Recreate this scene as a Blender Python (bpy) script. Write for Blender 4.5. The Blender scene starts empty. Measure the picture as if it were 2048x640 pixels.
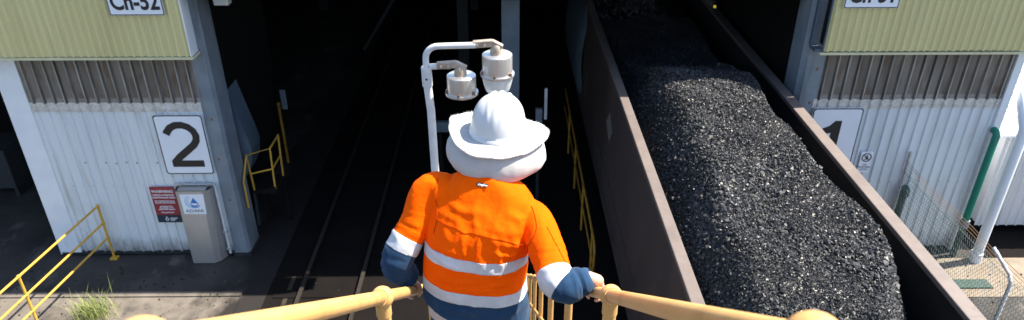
import bpy, bmesh, math, random
import numpy as np
from mathutils import Vector, Matrix, noise
from mathutils.bvhtree import BVHTree

R = math.radians
random.seed(7)
rng = np.random.default_rng(7)
sc = bpy.context.scene
COL = sc.collection

# ------------------------------------------------------------------ camera
cam_d = bpy.data.cameras.new('camera')
cam = bpy.data.objects.new('camera', cam_d)
COL.objects.link(cam)
cam.location = (0, 0, 8.7)
cam.rotation_euler = (R(90 - 29.05), 0, R(-0.63))
cam_d.sensor_width = 36
cam_d.lens = 36 * 1440 / 2048
cam_d.clip_start = 0.05
cam_d.clip_end = 2000
cam_d.dof.use_dof = True
cam_d.dof.focus_distance = 3.3
cam_d.dof.aperture_fstop = 5.0
sc.camera = cam

# ------------------------------------------------------------------ sky, sun, exposure
SUN = Vector((0.68, 0.16, 1.0)).normalized()
w = bpy.data.worlds.new('World')
sc.world = w
w.use_nodes = True
nt = w.node_tree
sky = nt.nodes.new('ShaderNodeTexSky')
sky.sky_type = 'NISHITA'
sky.sun_disc = False
sky.sun_elevation = math.asin(SUN.z)
sky.sun_rotation = math.atan2(SUN.x, SUN.y)
bg = nt.nodes['Background']
nt.links.new(sky.outputs[0], bg.inputs[0])
bg.inputs[1].default_value = 0.11
sun_d = bpy.data.lights.new('sun', 'SUN')
sun_d.energy = 5.0
sun_d.angle = R(0.5)
sun_d.color = (1.0, 0.92, 0.80)
sun = bpy.data.objects.new('sun', sun_d)
COL.objects.link(sun)
sun.rotation_euler = (-SUN).to_track_quat('-Z', 'Y').to_euler()
sun.location = (20, 4, 40)
sc.view_settings.view_transform = 'Standard'
sc.view_settings.look = 'None'
sc.view_settings.gamma = 1
sc.view_settings.exposure = 1.55
sc.render.engine = 'CYCLES'
sc.cycles.use_denoising = True

# ------------------------------------------------------------------ helpers
OFF = {}


def link(o, parent=None, off=None):
    COL.objects.link(o)
    if parent is not None:
        o.parent = parent
        OFF[o.name] = OFF[parent.name].copy()
    else:
        OFF[o.name] = Vector(off) if off is not None else Vector((0, 0, 0))
    return o


def tag(o, label=None, cat=None, group=None, kind=None):
    if label: o['label'] = label
    if cat: o['category'] = cat
    if group: o['group'] = group
    if kind: o['kind'] = kind
    return o


def thing(name, loc, label, cat, group=None):
    o = bpy.data.objects.new(name, None)
    o.empty_display_size = 0.1
    link(o, None, loc)
    o.location = loc
    return tag(o, label, cat, group)


def basis(d):
    d = Vector(d).normalized()
    a = Vector((0, 0, 1)) if abs(d.z) < 0.9 else Vector((1, 0, 0))
    u = d.cross(a).normalized()
    return u, d.cross(u).normalized()


class MB:
    def __init__(s):
        s.v, s.f = [], []

    def add(s, vs, fs):
        n = len(s.v)
        s.v += [tuple(p) for p in vs]
        s.f += [tuple(i + n for i in f) for f in fs]
        return s

    def box(s, x0, x1, y0, y1, z0, z1):
        vs = [(x, y, z) for z in (z0, z1) for y in (y0, y1) for x in (x0, x1)]
        return s.add(vs, [(0, 2, 3, 1), (4, 5, 7, 6), (0, 1, 5, 4), (2, 6, 7, 3), (0, 4, 6, 2), (1, 3, 7, 5)])

    def bar(s, a, b, wd, ht, up=(0, 0, 1)):
        a, b = Vector(a), Vector(b)
        d = (b - a).normalized()
        u = d.cross(Vector(up))
        if u.length < 1e-4: u = d.cross(Vector((1, 0, 0)))
        u.normalize()
        n = u.cross(d)
        vs = [p + u * (i * wd / 2) + n * (j * ht / 2) for p in (a, b) for j in (-1, 1) for i in (-1, 1)]
        return s.add(vs, [(0, 2, 3, 1), (4, 5, 7, 6), (0, 1, 5, 4), (2, 6, 7, 3), (0, 4, 6, 2), (1, 3, 7, 5)])

    def tube(s, pts, r, seg=12, caps=True):
        pts = [Vector(p) for p in pts]
        n = len(pts)
        rs = [r] * n if not hasattr(r, '__len__') else r
        vs, fs = [], []
        u = None
        for i, p in enumerate(pts):
            d = (pts[min(i + 1, n - 1)] - pts[max(i - 1, 0)]).normalized()
            if u is None:
                u, v = basis(d)
            else:
                u = (u - d * u.dot(d)).normalized()
                v = d.cross(u)
            for k in range(seg):
                t = 2 * math.pi * k / seg
                vs.append(p + (u * math.cos(t) + v * math.sin(t)) * rs[i])
        for i in range(n - 1):
            for k in range(seg):
                k2 = (k + 1) % seg
                fs.append((i * seg + k, i * seg + k2, (i + 1) * seg + k2, (i + 1) * seg + k))
        if caps:
            fs.append(tuple(range(seg))[::-1])
            fs.append(tuple((n - 1) * seg + k for k in range(seg)))
        return s.add(vs, fs)

    def lathe(s, prof, o=(0, 0, 0), seg=24, axis=(0, 0, 1)):
        o = Vector(o)
        a = Vector(axis).normalized()
        u, v = basis(a)
        vs, fs = [], []
        for (r, z) in prof:
            for k in range(seg):
                t = 2 * math.pi * k / seg
                vs.append(o + a * z + (u * math.cos(t) + v * math.sin(t)) * r)
        for i in range(len(prof) - 1):
            for k in range(seg):
                k2 = (k + 1) % seg
                fs.append((i * seg + k, i * seg + k2, (i + 1) * seg + k2, (i + 1) * seg + k))
        return s.add(vs, fs)

    def ball(s, c, r, seg=16, rings=8, sq=(1, 1, 1), rot=None):
        c = Vector(c)
        vs = []
        for i in range(rings + 1):
            ph = math.pi * i / rings
            for k in range(seg):
                t = 2 * math.pi * k / seg
                p = Vector((math.sin(ph) * math.cos(t) * sq[0], math.sin(ph) * math.sin(t) * sq[1], math.cos(ph) * sq[2])) * r
                if rot is not None: p = rot @ p
                vs.append(c + p)
        fs = []
        for i in range(rings):
            for k in range(seg):
                k2 = (k + 1) % seg
                fs.append((i * seg + k, (i + 1) * seg + k, (i + 1) * seg + k2, i * seg + k2))
        return s.add(vs, fs)

    def mesh(s, name, off=(0, 0, 0), smooth=False):
        me = bpy.data.meshes.new(name)
        ox, oy, oz = off
        me.from_pydata([(x - ox, y - oy, z - oz) for x, y, z in s.v], [], s.f)
        bm = bmesh.new()
        bm.from_mesh(me)
        bmesh.ops.remove_doubles(bm, verts=bm.verts, dist=1e-5)
        bmesh.ops.recalc_face_normals(bm, faces=bm.faces)
        bm.to_mesh(me)
        bm.free()
        if smooth:
            me.polygons.foreach_set('use_smooth', [True] * len(me.polygons))
            if hasattr(me, 'set_sharp_from_angle'): me.set_sharp_from_angle(angle=R(40))
        me.update()
        return me

    def build(s, name, m, parent=None, smooth=False, bevel=0):
        off = OFF[parent.name] if parent is not None else (0, 0, 0)
        me = s.mesh(name, off, smooth)
        me.materials.append(m)
        o = bpy.data.objects.new(name, me)
        link(o, parent)
        if bevel:
            b = o.modifiers.new('bevel', 'BEVEL')
            b.width = bevel
            b.segments = 2
            b.limit_method = 'ANGLE'
        return o


def place(name, me, parent, loc, rot=None):
    """a piece that shares mesh data; loc in world space"""
    o = bpy.data.objects.new(name, me)
    link(o, parent)
    o.location = Vector(loc) - (OFF[parent.name] if parent is not None else Vector((0, 0, 0)))
    OFF[o.name] = Vector(loc)
    if rot is not None: o.rotation_euler = rot
    return o


def struct(name, mb, m, smooth=False):
    return tag(mb.build(name, m, None, smooth), kind='structure')


def text(name, body, size, m, parent, loc, bold=0.0, align='CENTER', thick=0.004, sx=1.0, shear=0.0):
    """flat lettering facing -Y; loc = centre of the text in world space"""
    cu = bpy.data.curves.new(name, 'FONT')
    cu.body = body
    cu.size = size
    cu.align_x = align
    cu.align_y = 'CENTER'
    cu.offset = bold
    cu.extrude = thick / 2
    cu.shear = shear
    cu.resolution_u = 4
    t = bpy.data.objects.new('tmp_text', cu)
    COL.objects.link(t)
    bpy.context.view_layer.update()
    me = bpy.data.meshes.new_from_object(t.evaluated_get(bpy.context.evaluated_depsgraph_get()))
    bpy.data.objects.remove(t)
    me.name = name
    me.materials.clear()
    me.materials.append(m)
    me.transform(Matrix.Diagonal((sx, 1, 1, 1)))
    return place(name, me, parent, loc, (R(90), 0, 0))


# ------------------------------------------------------------------ materials
def mat(name, c1, c2=None, rough=0.6, metal=0.0, scale=3.0, detail=6, stretch=(1, 1, 1), lo=0.35, hi=0.65,
        bump=0.0, bscale=40.0, stain=None, alpha=None, spec=None, rvar=0.0, splash=None, dust=None):
    m = bpy.data.materials.new(name)
    m.use_nodes = True
    t = m.node_tree
    N = t.nodes
    p = N['Principled BSDF']
    p.inputs['Roughness'].default_value = rough
    p.inputs['Metallic'].default_value = metal
    if spec is not None: p.inputs['Specular IOR Level'].default_value = spec
    c2 = c2 or c1
    geo = N.new('ShaderNodeNewGeometry')

    def nz(sc_, st=(1, 1, 1), det=detail):
        mp = N.new('ShaderNodeMapping')
        mp.inputs['Scale'].default_value = st
        t.links.new(geo.outputs['Position'], mp.inputs['Vector'])
        n = N.new('ShaderNodeTexNoise')
        n.inputs['Scale'].default_value = sc_
        n.inputs['Detail'].default_value = det
        n.inputs['Roughness'].default_value = 0.6
        t.links.new(mp.outputs[0], n.inputs['Vector'])
        return n.outputs['Fac']

    def ramp(src, a, b):
        r = N.new('ShaderNodeMapRange')
        r.inputs['From Min'].default_value = a
        r.inputs['From Max'].default_value = b
        t.links.new(src, r.inputs['Value'])
        return r.outputs['Result']

    def mix(f, a, b):
        x = N.new('ShaderNodeMix')
        x.data_type = 'RGBA'
        for sock, val in ((x.inputs['Factor'], f), (x.inputs[6], a), (x.inputs[7], b)):
            if hasattr(val, 'links'): t.links.new(val, sock)
            else: sock.default_value = (*val, 1) if isinstance(val, tuple) else val
        return x.outputs[2]
    base_n = nz(scale, stretch)
    col = mix(ramp(base_n, lo, hi), tuple(c1), tuple(c2))
    for s_ in (stain or []):
        # (colour, scale, stretch, lo, hi)
        col = mix(ramp(nz(s_[1], s_[2]), s_[3], s_[4]), col, tuple(s_[0]))
    if dust:
        sx = N.new('ShaderNodeSeparateXYZ')
        t.links.new(geo.outputs['Position'], sx.inputs[0])
        ad = N.new('ShaderNodeMath')
        ad.operation = 'MULTIPLY_ADD'
        ad.inputs[1].default_value = 2.4
        t.links.new(nz(1.1, (1, .7, 1)), ad.inputs[0])
        t.links.new(sx.outputs['X'], ad.inputs[2])
        r = N.new('ShaderNodeMapRange')
        r.inputs['From Min'].default_value = -4.35
        r.inputs['From Max'].default_value = -3.95
        t.links.new(ad.outputs[0], r.inputs['Value'])
        r2 = N.new('ShaderNodeMapRange')
        r2.inputs['From Min'].default_value = 7.4
        r2.inputs['From Max'].default_value = 7.0
        t.links.new(ad.outputs[0], r2.inputs['Value'])
        mu = N.new('ShaderNodeMath')
        mu.operation = 'MULTIPLY'
        t.links.new(r.outputs[0], mu.inputs[0])
        t.links.new(r2.outputs[0], mu.inputs[1])
        col = mix(mu.outputs[0], col, tuple(dust))
    if splash:
        sx = N.new('ShaderNodeSeparateXYZ')
        t.links.new(geo.outputs['Position'], sx.inputs[0])
        ad = N.new('ShaderNodeMath')
        ad.operation = 'MULTIPLY_ADD'
        ad.inputs[1].default_value = -1.1
        t.links.new(nz(6, (1, 1, .35)), ad.inputs[0])
        t.links.new(sx.outputs['Z'], ad.inputs[2])
        r = N.new('ShaderNodeMapRange')
        r.inputs['From Min'].default_value = -.05
        r.inputs['From Max'].default_value = -.52
        r.inputs['To Max'].default_value = 0.85
        t.links.new(ad.outputs[0], r.inputs['Value'])
        col = mix(r.outputs['Result'], col, tuple(splash))
    t.links.new(col, p.inputs['Base Color'])
    if rvar:
        r = N.new('ShaderNodeMapRange')
        r.inputs['To Min'].default_value = max(0.02, rough - rvar)
        r.inputs['To Max'].default_value = rough + rvar
        t.links.new(nz(scale * 2.3, stretch), r.inputs['Value'])
        t.links.new(r.outputs['Result'], p.inputs['Roughness'])
    if bump:
        b = N.new('ShaderNodeBump')
        b.inputs['Strength'].default_value = bump
        b.inputs['Distance'].default_value = 0.01
        t.links.new(nz(bscale), b.inputs['Height'])
        t.links.new(b.outputs[0], p.inputs['Normal'])
    if alpha is not None: p.inputs['Alpha'].default_value = alpha
    return m


Z1 = (1, 1, 1)
VST = (1, 1, 0.12)
M = {}
M['white_wall'] = mat('white_wall', (0.61, 0.655, 0.68), (0.69, 0.725, 0.74), 0.45, scale=1.3, stretch=VST,
                      stain=[((0.44, 0.43, 0.41), 5, (1, 1, .1), .52, .80), ((0.30, 0.27, 0.23), 13, (1, 1, .06), .66, .78), ((0.25, 0.23, 0.20), 26, Z1, .68, .8)], splash=(0.17, 0.155, 0.14))
M['white_trim'] = mat('white_trim', (0.68, 0.71, 0.75), (0.76, 0.78, 0.80), 0.45, scale=2, stain=[((0.4, 0.4, 0.4), 7, VST, .62, .85)])
M['cream'] = mat('cream_cladding', (0.60, 0.53, 0.255), (0.66, 0.59, 0.30), 0.5, scale=1.1, stretch=VST,
                 stain=[((0.44, 0.38, 0.20), 5, (1, 1, .08), .54, .85)])
M['cream_trim'] = mat('cream_trim', (0.52, 0.49, 0.29), (0.62, 0.59, 0.38), 0.45, scale=3)
M['blue_grey'] = mat('blue_grey_steel', (0.15, 0.18, 0.215), (0.21, 0.24, 0.27), 0.5, scale=2.2,
                     stain=[((0.08, 0.09, 0.10), 6, VST, .55, .8)])
M['slate'] = mat('slate_blue_steel', (0.055, 0.08, 0.105), (0.09, 0.12, 0.15), 0.45, scale=2)
M['translucent'] = mat('translucent_sheet', (0.24, 0.20, 0.165), (0.36, 0.31, 0.26), 0.35, scale=3, stretch=(1, 1, .15), alpha=0.62,
                       stain=[((0.16, 0.10, 0.06), 5, (1, 1, .25), .48, .70), ((0.40, 0.35, 0.27), 2.2, (1, 1, .3), .58, .7)])
M['sky_side'] = mat('rib_side_shade', (0.045, 0.04, 0.036), (0.16, 0.145, 0.13), 0.5, scale=6, stretch=(1, 1, .2))  # shade lines along the ribs, painted into the colour of their sides
M['sky_top'] = mat('rib_crest_light', (0.16, 0.14, 0.12), (0.40, 0.37, 0.33), 0.4, scale=4, stretch=(1, 1, .2))  # lighter crest colour stands for light caught along the rib tops
M['lap'] = mat('grimy_lap', (0.68, 0.66, 0.61), (0.50, 0.46, 0.40), 0.5, scale=9,
               stain=[((0.13, 0.105, 0.085), 24, Z1, .60, .72)])
M['asphalt'] = mat('asphalt', (0.022, 0.019, 0.017), (0.050, 0.044, 0.039), 0.85, scale=0.9,
                   stain=[((0.13, 0.115, 0.10), 1.6, (1, .6, 1), .58, .72), ((0.010, 0.013, 0.012), 1.1, Z1, .56, .72)], bump=0.4, bscale=60, dust=(0.008, 0.006, 0.005), rvar=.25)
M['coal_floor'] = mat('coal_dusted_floor', (0.0042, 0.0033, 0.003), (0.007, 0.0055, 0.0048), 0.95, scale=1.4,
                      stain=[((0.018, 0.014, 0.012), 2.0, Z1, .66, .8)], bump=0.5, bscale=30, spec=0.15)
M['concrete'] = mat('pale_concrete', (0.10, 0.085, 0.07), (0.15, 0.128, 0.105), 0.85, scale=2.5,
                    stain=[((0.03, 0.027, 0.024), 1.3, Z1, .50, .68), ((0.05, 0.045, 0.04), 9, Z1, .6, .72)], bump=0.3, bscale=50, dust=(0.008, 0.006, 0.005))
M['sand'] = mat('sandy_concrete', (0.17, 0.138, 0.102), (0.23, 0.19, 0.142), 0.9, scale=3,
                stain=[((0.12, 0.105, 0.09), 1.2, Z1, .56, .75)], bump=0.3, bscale=60)
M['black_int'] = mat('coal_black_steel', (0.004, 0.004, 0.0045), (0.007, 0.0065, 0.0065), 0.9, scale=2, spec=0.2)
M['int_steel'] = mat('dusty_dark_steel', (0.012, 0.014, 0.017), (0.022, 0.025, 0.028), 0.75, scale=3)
M['yellow'] = mat('safety_yellow', (0.58, 0.34, 0.045), (0.50, 0.28, 0.035), 0.5, scale=6,
                  stain=[((0.22, 0.13, 0.05), 14, Z1, .64, .76)])
M['rail_yellow'] = mat('handrail_paint', (0.55, 0.315, 0.11), (0.50, 0.28, 0.092), 0.45, scale=9,
                       stain=[((0.35, 0.19, 0.055), 7, Z1, .55, .75), ((0.20, 0.12, 0.06), 38, Z1, .66, .71), ((0.10, 0.07, 0.05), 5, (1, 3, 3), .70, .76)], bump=0.1, bscale=70)
M['dusty_yellow'] = mat('dusty_yellow', (0.42, 0.22, 0.02), (0.28, 0.14, 0.015), 0.6, scale=6, stain=[((0.06, 0.04, 0.02), 9, Z1, .55, .7)])
M['steel'] = mat('rail_steel', (0.016, 0.012, 0.010), (0.026, 0.02, 0.016), 0.75, 0.2, scale=8)
M['galv'] = mat('galvanised', (0.45, 0.46, 0.47), (0.58, 0.59, 0.60), 0.42, 0.55, scale=14)
M['galv_paint'] = mat('grey_painted_pole', (0.52, 0.53, 0.54), (0.62, 0.63, 0.64), 0.45, scale=9, stain=[((0.3, 0.28, 0.26), 18, Z1, .64, .76)])
M['stainless'] = mat('stainless', (0.36, 0.345, 0.325), (0.46, 0.44, 0.415), 0.42, 0.45, scale=1.6, stretch=(1, 1, .5), rvar=.08)
M['lamp_can'] = mat('spun_aluminium', (0.56, 0.55, 0.54), (0.68, 0.67, 0.66), 0.30, 0.8, scale=3, stretch=(3, 3, .3), rvar=.08,
                    stain=[((0.36, 0.30, 0.24), 16, Z1, .64, .8)])
M['bracket'] = mat('weathered_bracket', (0.30, 0.22, 0.16), (0.42, 0.36, 0.30), 0.55, 0.35, scale=20)
M['rust'] = mat('rusty_bolt', (0.16, 0.08, 0.045), (0.25, 0.14, 0.08), 0.8, scale=30)
M['sign_white'] = mat('sign_white', (0.72, 0.75, 0.80), (0.78, 0.80, 0.84), 0.4, scale=2, stain=[((0.5, 0.5, 0.5), 9, VST, .66, .85)])
M['sign_black'] = mat('sign_black', (0.012, 0.013, 0.015), None, 0.45)
M['sign_navy'] = mat('sign_navy', (0.01, 0.025, 0.045), None, 0.45)
M['sign_red'] = mat('sign_red', (0.22, 0.018, 0.032), (0.26, 0.025, 0.04), 0.5)
M['logo_blue'] = mat('logo_blue', (0.02, 0.16, 0.48), None, 0.5)
M['logo_pale'] = mat('logo_pale_blue', (0.25, 0.52, 0.74), None, 0.5)
M['wagon'] = mat('wagon_brown', (0.048, 0.036, 0.034), (0.064, 0.045, 0.040), 0.6, scale=1.6, stretch=(1, 1, .5),
                 stain=[((0.042, 0.034, 0.036), 2.2, (1, 1, .4), .52, .72), ((0.085, 0.055, 0.042), 5, Z1, .56, .74), ((0.13, 0.115, 0.105), 3.2, (1, 1, .5), .70, .77)], bump=0.2, bscale=9)
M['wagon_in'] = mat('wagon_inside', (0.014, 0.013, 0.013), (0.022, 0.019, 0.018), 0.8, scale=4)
M['rim'] = mat('wagon_rim', (0.115, 0.092, 0.082), (0.15, 0.122, 0.108), 0.6, scale=3, stain=[((0.12, 0.09, 0.078), 9, Z1, .58, .74)])
M['decal'] = mat('faded_marking', (0.20, 0.18, 0.17), (0.09, 0.07, 0.06), 0.7, scale=11, lo=.3, hi=.7)
M['green'] = mat('green_pipe', (0.0, 0.19, 0.125), (0.0, 0.15, 0.10), 0.4, scale=4)
M['dark_green'] = mat('dark_green', (0.008, 0.035, 0.028), (0.014, 0.05, 0.04), 0.6, scale=6)
M['wire'] = mat('fence_wire', (0.10, 0.15, 0.13), (0.24, 0.28, 0.26), 0.5, 0.2, scale=5)
M['rope'] = mat('tan_wire', (0.38, 0.25, 0.13), (0.28, 0.18, 0.10), 0.7, scale=9)
M['roof_white'] = mat('white_roof', (0.78, 0.79, 0.80), None, 0.5)
M['shed_grey'] = mat('light_grey_cladding', (0.50, 0.51, 0.53), (0.58, 0.59, 0.61), 0.45, scale=1.5, stretch=VST,
                     stain=[((0.34, 0.34, 0.34), 6, VST, .55, .8)])
M['grass'] = mat('grass_blade', (0.16, 0.22, 0.05), (0.26, 0.27, 0.09), 0.6, scale=12)
M['tread'] = mat('grating_steel', (0.16, 0.165, 0.17), (0.24, 0.245, 0.25), 0.5, 0.5, scale=10)

# coal: per-chunk colour and gloss
cm = bpy.data.materials.new('coal')
cm.use_nodes = True
t = cm.node_tree
p = t.nodes['Principled BSDF']
at = t.nodes.new('ShaderNodeAttribute')
at.attribute_name = 'rnd'
r1 = t.nodes.new('ShaderNodeMapRange')
r1.inputs['To Min'].default_value = 0.37
r1.inputs['To Max'].default_value = 0.75
t.links.new(at.outputs['Fac'], r1.inputs['Value'])
t.links.new(r1.outputs[0], p.inputs['Roughness'])
cr = t.nodes.new('ShaderNodeValToRGB')
cr.color_ramp.elements[0].color = (0.011, 0.0115, 0.0125, 1)
cr.color_ramp.elements[1].color = (0.047, 0.049, 0.052, 1)
t.links.new(at.outputs['Fac'], cr.inputs[0])
t.links.new(cr.outputs[0], p.inputs['Base Color'])
nb = t.nodes.new('ShaderNodeTexNoise')
nb.inputs['Scale'].default_value = 90
bb = t.nodes.new('ShaderNodeBump')
bb.inputs['Strength'].default_value = 0.5
bb.inputs['Distance'].default_value = 0.01
t.links.new(nb.outputs['Fac'], bb.inputs['Height'])
t.links.new(bb.outputs[0], p.inputs['Normal'])
p.inputs['Specular IOR Level'].default_value = 0.5
M['coal'] = cm


def cloth(name, c1, c2, rough=0.85, sheen=0.0, weave=26, bump=0.40):
    m = mat(name, c1, c2, rough, scale=7, bump=bump, bscale=weave)
    m.node_tree.nodes['Principled BSDF'].inputs['Sheen Weight'].default_value = sheen
    m.node_tree.nodes['Principled BSDF'].inputs['Specular IOR Level'].default_value = 0.06
    return m


M['orange'] = cloth('hi_vis_orange', (0.95, 0.110, 0.0), (0.92, 0.095, 0.0))
M['navy'] = cloth('navy_cotton', (0.011, 0.033, 0.075), (0.018, 0.050, 0.105), sheen=.1)
M['tape'] = mat('reflective_tape', (0.44, 0.46, 0.50), (0.52, 0.54, 0.57), 0.45, scale=12, bump=0.05, bscale=200)
M['belt'] = cloth('pale_belt', (0.55, 0.45, 0.40), (0.48, 0.39, 0.35))
M['flap'] = cloth('white_canvas', (0.46, 0.458, 0.452), (0.38, 0.376, 0.366), sheen=.05, weave=60, bump=.10)
M['hat'] = mat('white_plastic', (0.50, 0.52, 0.545), (0.46, 0.48, 0.505), 0.35, scale=8, stain=[((0.55, 0.54, 0.52), 40, Z1, .70, .8)])
M['skin'] = mat('skin', (0.52, 0.27, 0.18), (0.58, 0.31, 0.22), 0.5, scale=20)
M['hair'] = mat('dark_hair', (0.03, 0.018, 0.010), None, 0.6)
M['boot'] = mat('tan_boot', (0.20, 0.11, 0.05), (0.15, 0.08, 0.04), 0.6, scale=12)
M['eye'] = mat('eye_dark', (0.03, 0.02, 0.02), None, 0.2)
M['silver'] = mat('silver_clip', (0.6, 0.6, 0.58), None, 0.25, 0.9)
gl = bpy.data.materials.new('ribbed_glass')
gl.use_nodes = True
p = gl.node_tree.nodes['Principled BSDF']
p.inputs['Base Color'].default_value = (0.93, 0.96, 0.96, 1)
p.inputs['Roughness'].default_value = 0.38
p.inputs['Transmission Weight'].default_value = 0.55
p.inputs['IOR'].default_value = 1.4
M['glass'] = gl
lens = bpy.data.materials.new('amber_glow')
lens.use_nodes = True
p = lens.node_tree.nodes['Principled BSDF']
p.inputs['Base Color'].default_value = (0.5, 0.4, 0.05, 1)
p.inputs['Emission Color'].default_value = (1.0, 0.75, 0.05, 1)
p.inputs['Emission Strength'].default_value = 0.12
M['amber'] = lens

# ------------------------------------------------------------------ ground
struct('ground', MB().box(-400, 400, -400, 600, -0.6, -0.004), M['asphalt'])
# coal-dusted strip under both tracks
struct('track_bed', MB().box(-4.45, 6.2, -30, 60, -0.3, 0.0), M['coal_floor'])
struct('apron_path', MB().box(-40, -4.9, 7.2, 10.46, -0.2, 0.03), M['concrete'])
struct('kerb', MB().box(-40, -4.9, 10.46, 10.60, -0.2, 0.055), M['concrete'])
struct('yard_slab', MB().box(6.2, 40, 10.32, 11.5, -0.2, 0.02), M['sand'])
struct('yard_floor', MB().box(6.2, 40, -20, 10.32, -0.2, 0.004), M['asphalt'])

struct('dark_ground_strip', MB().box(9.45, 40, 11.5, 13.2, -.2, 0.006), M['coal_floor'])  # flat dark strip of ground in front of and under the hut

# tracks
def track(name, xc, label):
    t_ = tag(thing(name, (xc, 12, 0), label, 'track'))
    rp = [(-.07, 0), (.07, 0), (.07, .012), (.012, .03), (.012, .10), (.035, .112), (.035, .15), (-.035, .15), (-.035, .112), (-.012, .10), (-.012, .03), (-.07, .012)]
    for s in (-1, 1):
        x = xc + s * .535
        vs = [(x + a, y, b - .045) for y in (-20, 55) for a, b in rp]
        n = len(rp)
        fs = [(i, (i + 1) % n, n + (i + 1) % n, n + i) for i in range(n)] + [tuple(range(n)), tuple(range(n, 2 * n))]
        MB().add(vs, fs).build('rail', M['steel'], t_)
    sl = MB().box(-1.05, 1.05, -.11, .11, -.12, .012).mesh('sleeper')
    sl.materials.append(M['coal_floor'])
    for i in range(40):
        place('sleeper', sl, t_, (xc, 6 + i * .65, 0.004))
    return t_


track('railway_track', -3.27, 'empty railway track with steel rails on coal-black floor left of the handrail stairs')
track('railway_track', 3.61, 'railway track under the loaded coal wagon at right')
ln = MB().box(-4.11, -4.03, 6, 11.2, 0.0, 0.004).build('painted_line', mat('worn_yellow_line', (0.035, 0.026, 0.009), (0.008, 0.007, 0.006), .8, scale=9, lo=.4, hi=.6))
tag(ln, kind='structure')

# ------------------------------------------------------------------ shed
shed = thing('unloading_shed', (0, 11.8, 0), 'train unloading shed with white and cream ribbed walls and a black open interior', 'building')
TOP = 6.2      # left roof level, out of view; height set for the shadow it casts
TOPR = 5.60    # parapet of the right facade, kept low to leave the coal sunlit
TOPM = 6.45    # right roof level, out of view; height set for its shadow on the wagon


def rib_mesh(name, n, z0, z1, pitch=.19, h=.030, top=.022, foot=.052, m=None, round_=False, m_side=None, m_top=None):
    xs = []
    if not round_:
        for i in range(n):
            c = (i + .5) * pitch
            xs += [(i * pitch if i == 0 else None, 0), (c - foot / 2, 0), (c - top / 2, -h), (c + top / 2, -h), (c + foot / 2, 0)]
        xs = [q for q in xs if q[0] is not None] + [(n * pitch, 0)]
    else:
        k = n * 10
        xs = [(i / 10 * pitch, -h / 2 * (1 - math.cos(2 * math.pi * i / 10))) for i in range(k + 1)]
    vs = [(x, y, z) for z in (z0, z1) for x, y in xs]
    q = len(xs)
    fs = [(i, i + 1, q + i + 1, q + i) for i in range(q - 1)]
    me = bpy.data.meshes.new(name)
    me.from_pydata(vs, [], fs)
    if round_: me.polygons.foreach_set('use_smooth', [True] * len(me.polygons))
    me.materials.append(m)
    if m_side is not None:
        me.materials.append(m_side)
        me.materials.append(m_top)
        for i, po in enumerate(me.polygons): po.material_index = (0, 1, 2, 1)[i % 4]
    return me


me_white = rib_mesh('cladding_sheet', 4, .12, 3.45, m=M['white_wall'])
me_white2 = rib_mesh('cladding_sheet', 2, .12, 3.45, m=M['white_wall'])
me_cream = rib_mesh('cladding_sheet', 6, 4.33, TOP, pitch=.76 / 6, h=.034, top=.020, foot=.070, m=M['cream'])
me_creamr = rib_mesh('cladding_sheet', 6, 4.38, TOPR, pitch=.76 / 6, h=.034, top=.020, foot=.070, m=M['cream'])
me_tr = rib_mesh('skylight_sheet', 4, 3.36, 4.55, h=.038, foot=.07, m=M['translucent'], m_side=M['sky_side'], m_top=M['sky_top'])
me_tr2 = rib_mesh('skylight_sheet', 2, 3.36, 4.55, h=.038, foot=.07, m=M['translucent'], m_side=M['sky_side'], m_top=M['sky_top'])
me_lap = rib_mesh('lap_strip', 4, 3.19, 3.37, m=M['lap'])
me_lap2 = rib_mesh('lap_strip', 2, 3.19, 3.37, m=M['lap'])
screw = MB().lathe([(0, -.012), (.008, -.012), (.010, -.003), (.016, 0)], seg=8, axis=(0, 1, 0)).mesh('screw')
screw.materials.append(M['galv'])


def screws(parent, pts, m=M['galv'], r=1.0):
    b = MB()
    for x, y, z in pts:
        b.lathe([(0, -.014), (.009 * r, -.014), (.011 * r, -.003), (.017 * r, 0)], (x, y, z), 6, (0, 1, 0))
    return tag(b.build('screws', m, parent), kind='stuff')


# left pier: X -8.9 .. -5.2
wl = MB().box(-8.86, -5.24, 11.86, 11.94, 0.16, 3.40).build('portal_wall', M['black_int'], shed)
tag(wl, 'white ribbed wall carrying the big number 2')
for i in range(4):
    x = -8.47 + i * .76
    place('cladding_sheet', me_white, wl, (x, 11.80 - .0015 * (i % 2), random.uniform(-.006, .006)))
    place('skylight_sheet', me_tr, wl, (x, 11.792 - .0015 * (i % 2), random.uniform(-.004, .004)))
    place('lap_strip', me_lap, wl, (x, 11.788 - .0015 * (i % 2), random.uniform(-.008, .008)))
MB().box(-8.87, -8.465, 11.775, 11.86, .1, 4.5).build('corner_flashing', M['white_trim'], wl, bevel=.006)
MB().box(-8.89, -8.872, 11.78, 16.0, .05, 4.4).build('return_wall', M['white_trim'], wl)
MB().box(-8.87, -5.42, 11.80, 11.86, .04, .13).build('base_channel', M['int_steel'], wl)
screws(wl, [(-8.47 + .095 + .19 * k, 11.770, z) for k in range(16) for z in (.35, 1.65)])
screws(wl, [(-8.47 + .095 + .19 * k, 11.756, 3.235 + random.uniform(-.01, .01)) for k in range(16)], M['galv'], 1.9)
screws(wl, [(-8.47 + .095 + .19 * k, 11.768, 2.15 + random.uniform(-.02, .02)) for k in range(3, 14) if random.random() < .55], M['rust'])

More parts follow.
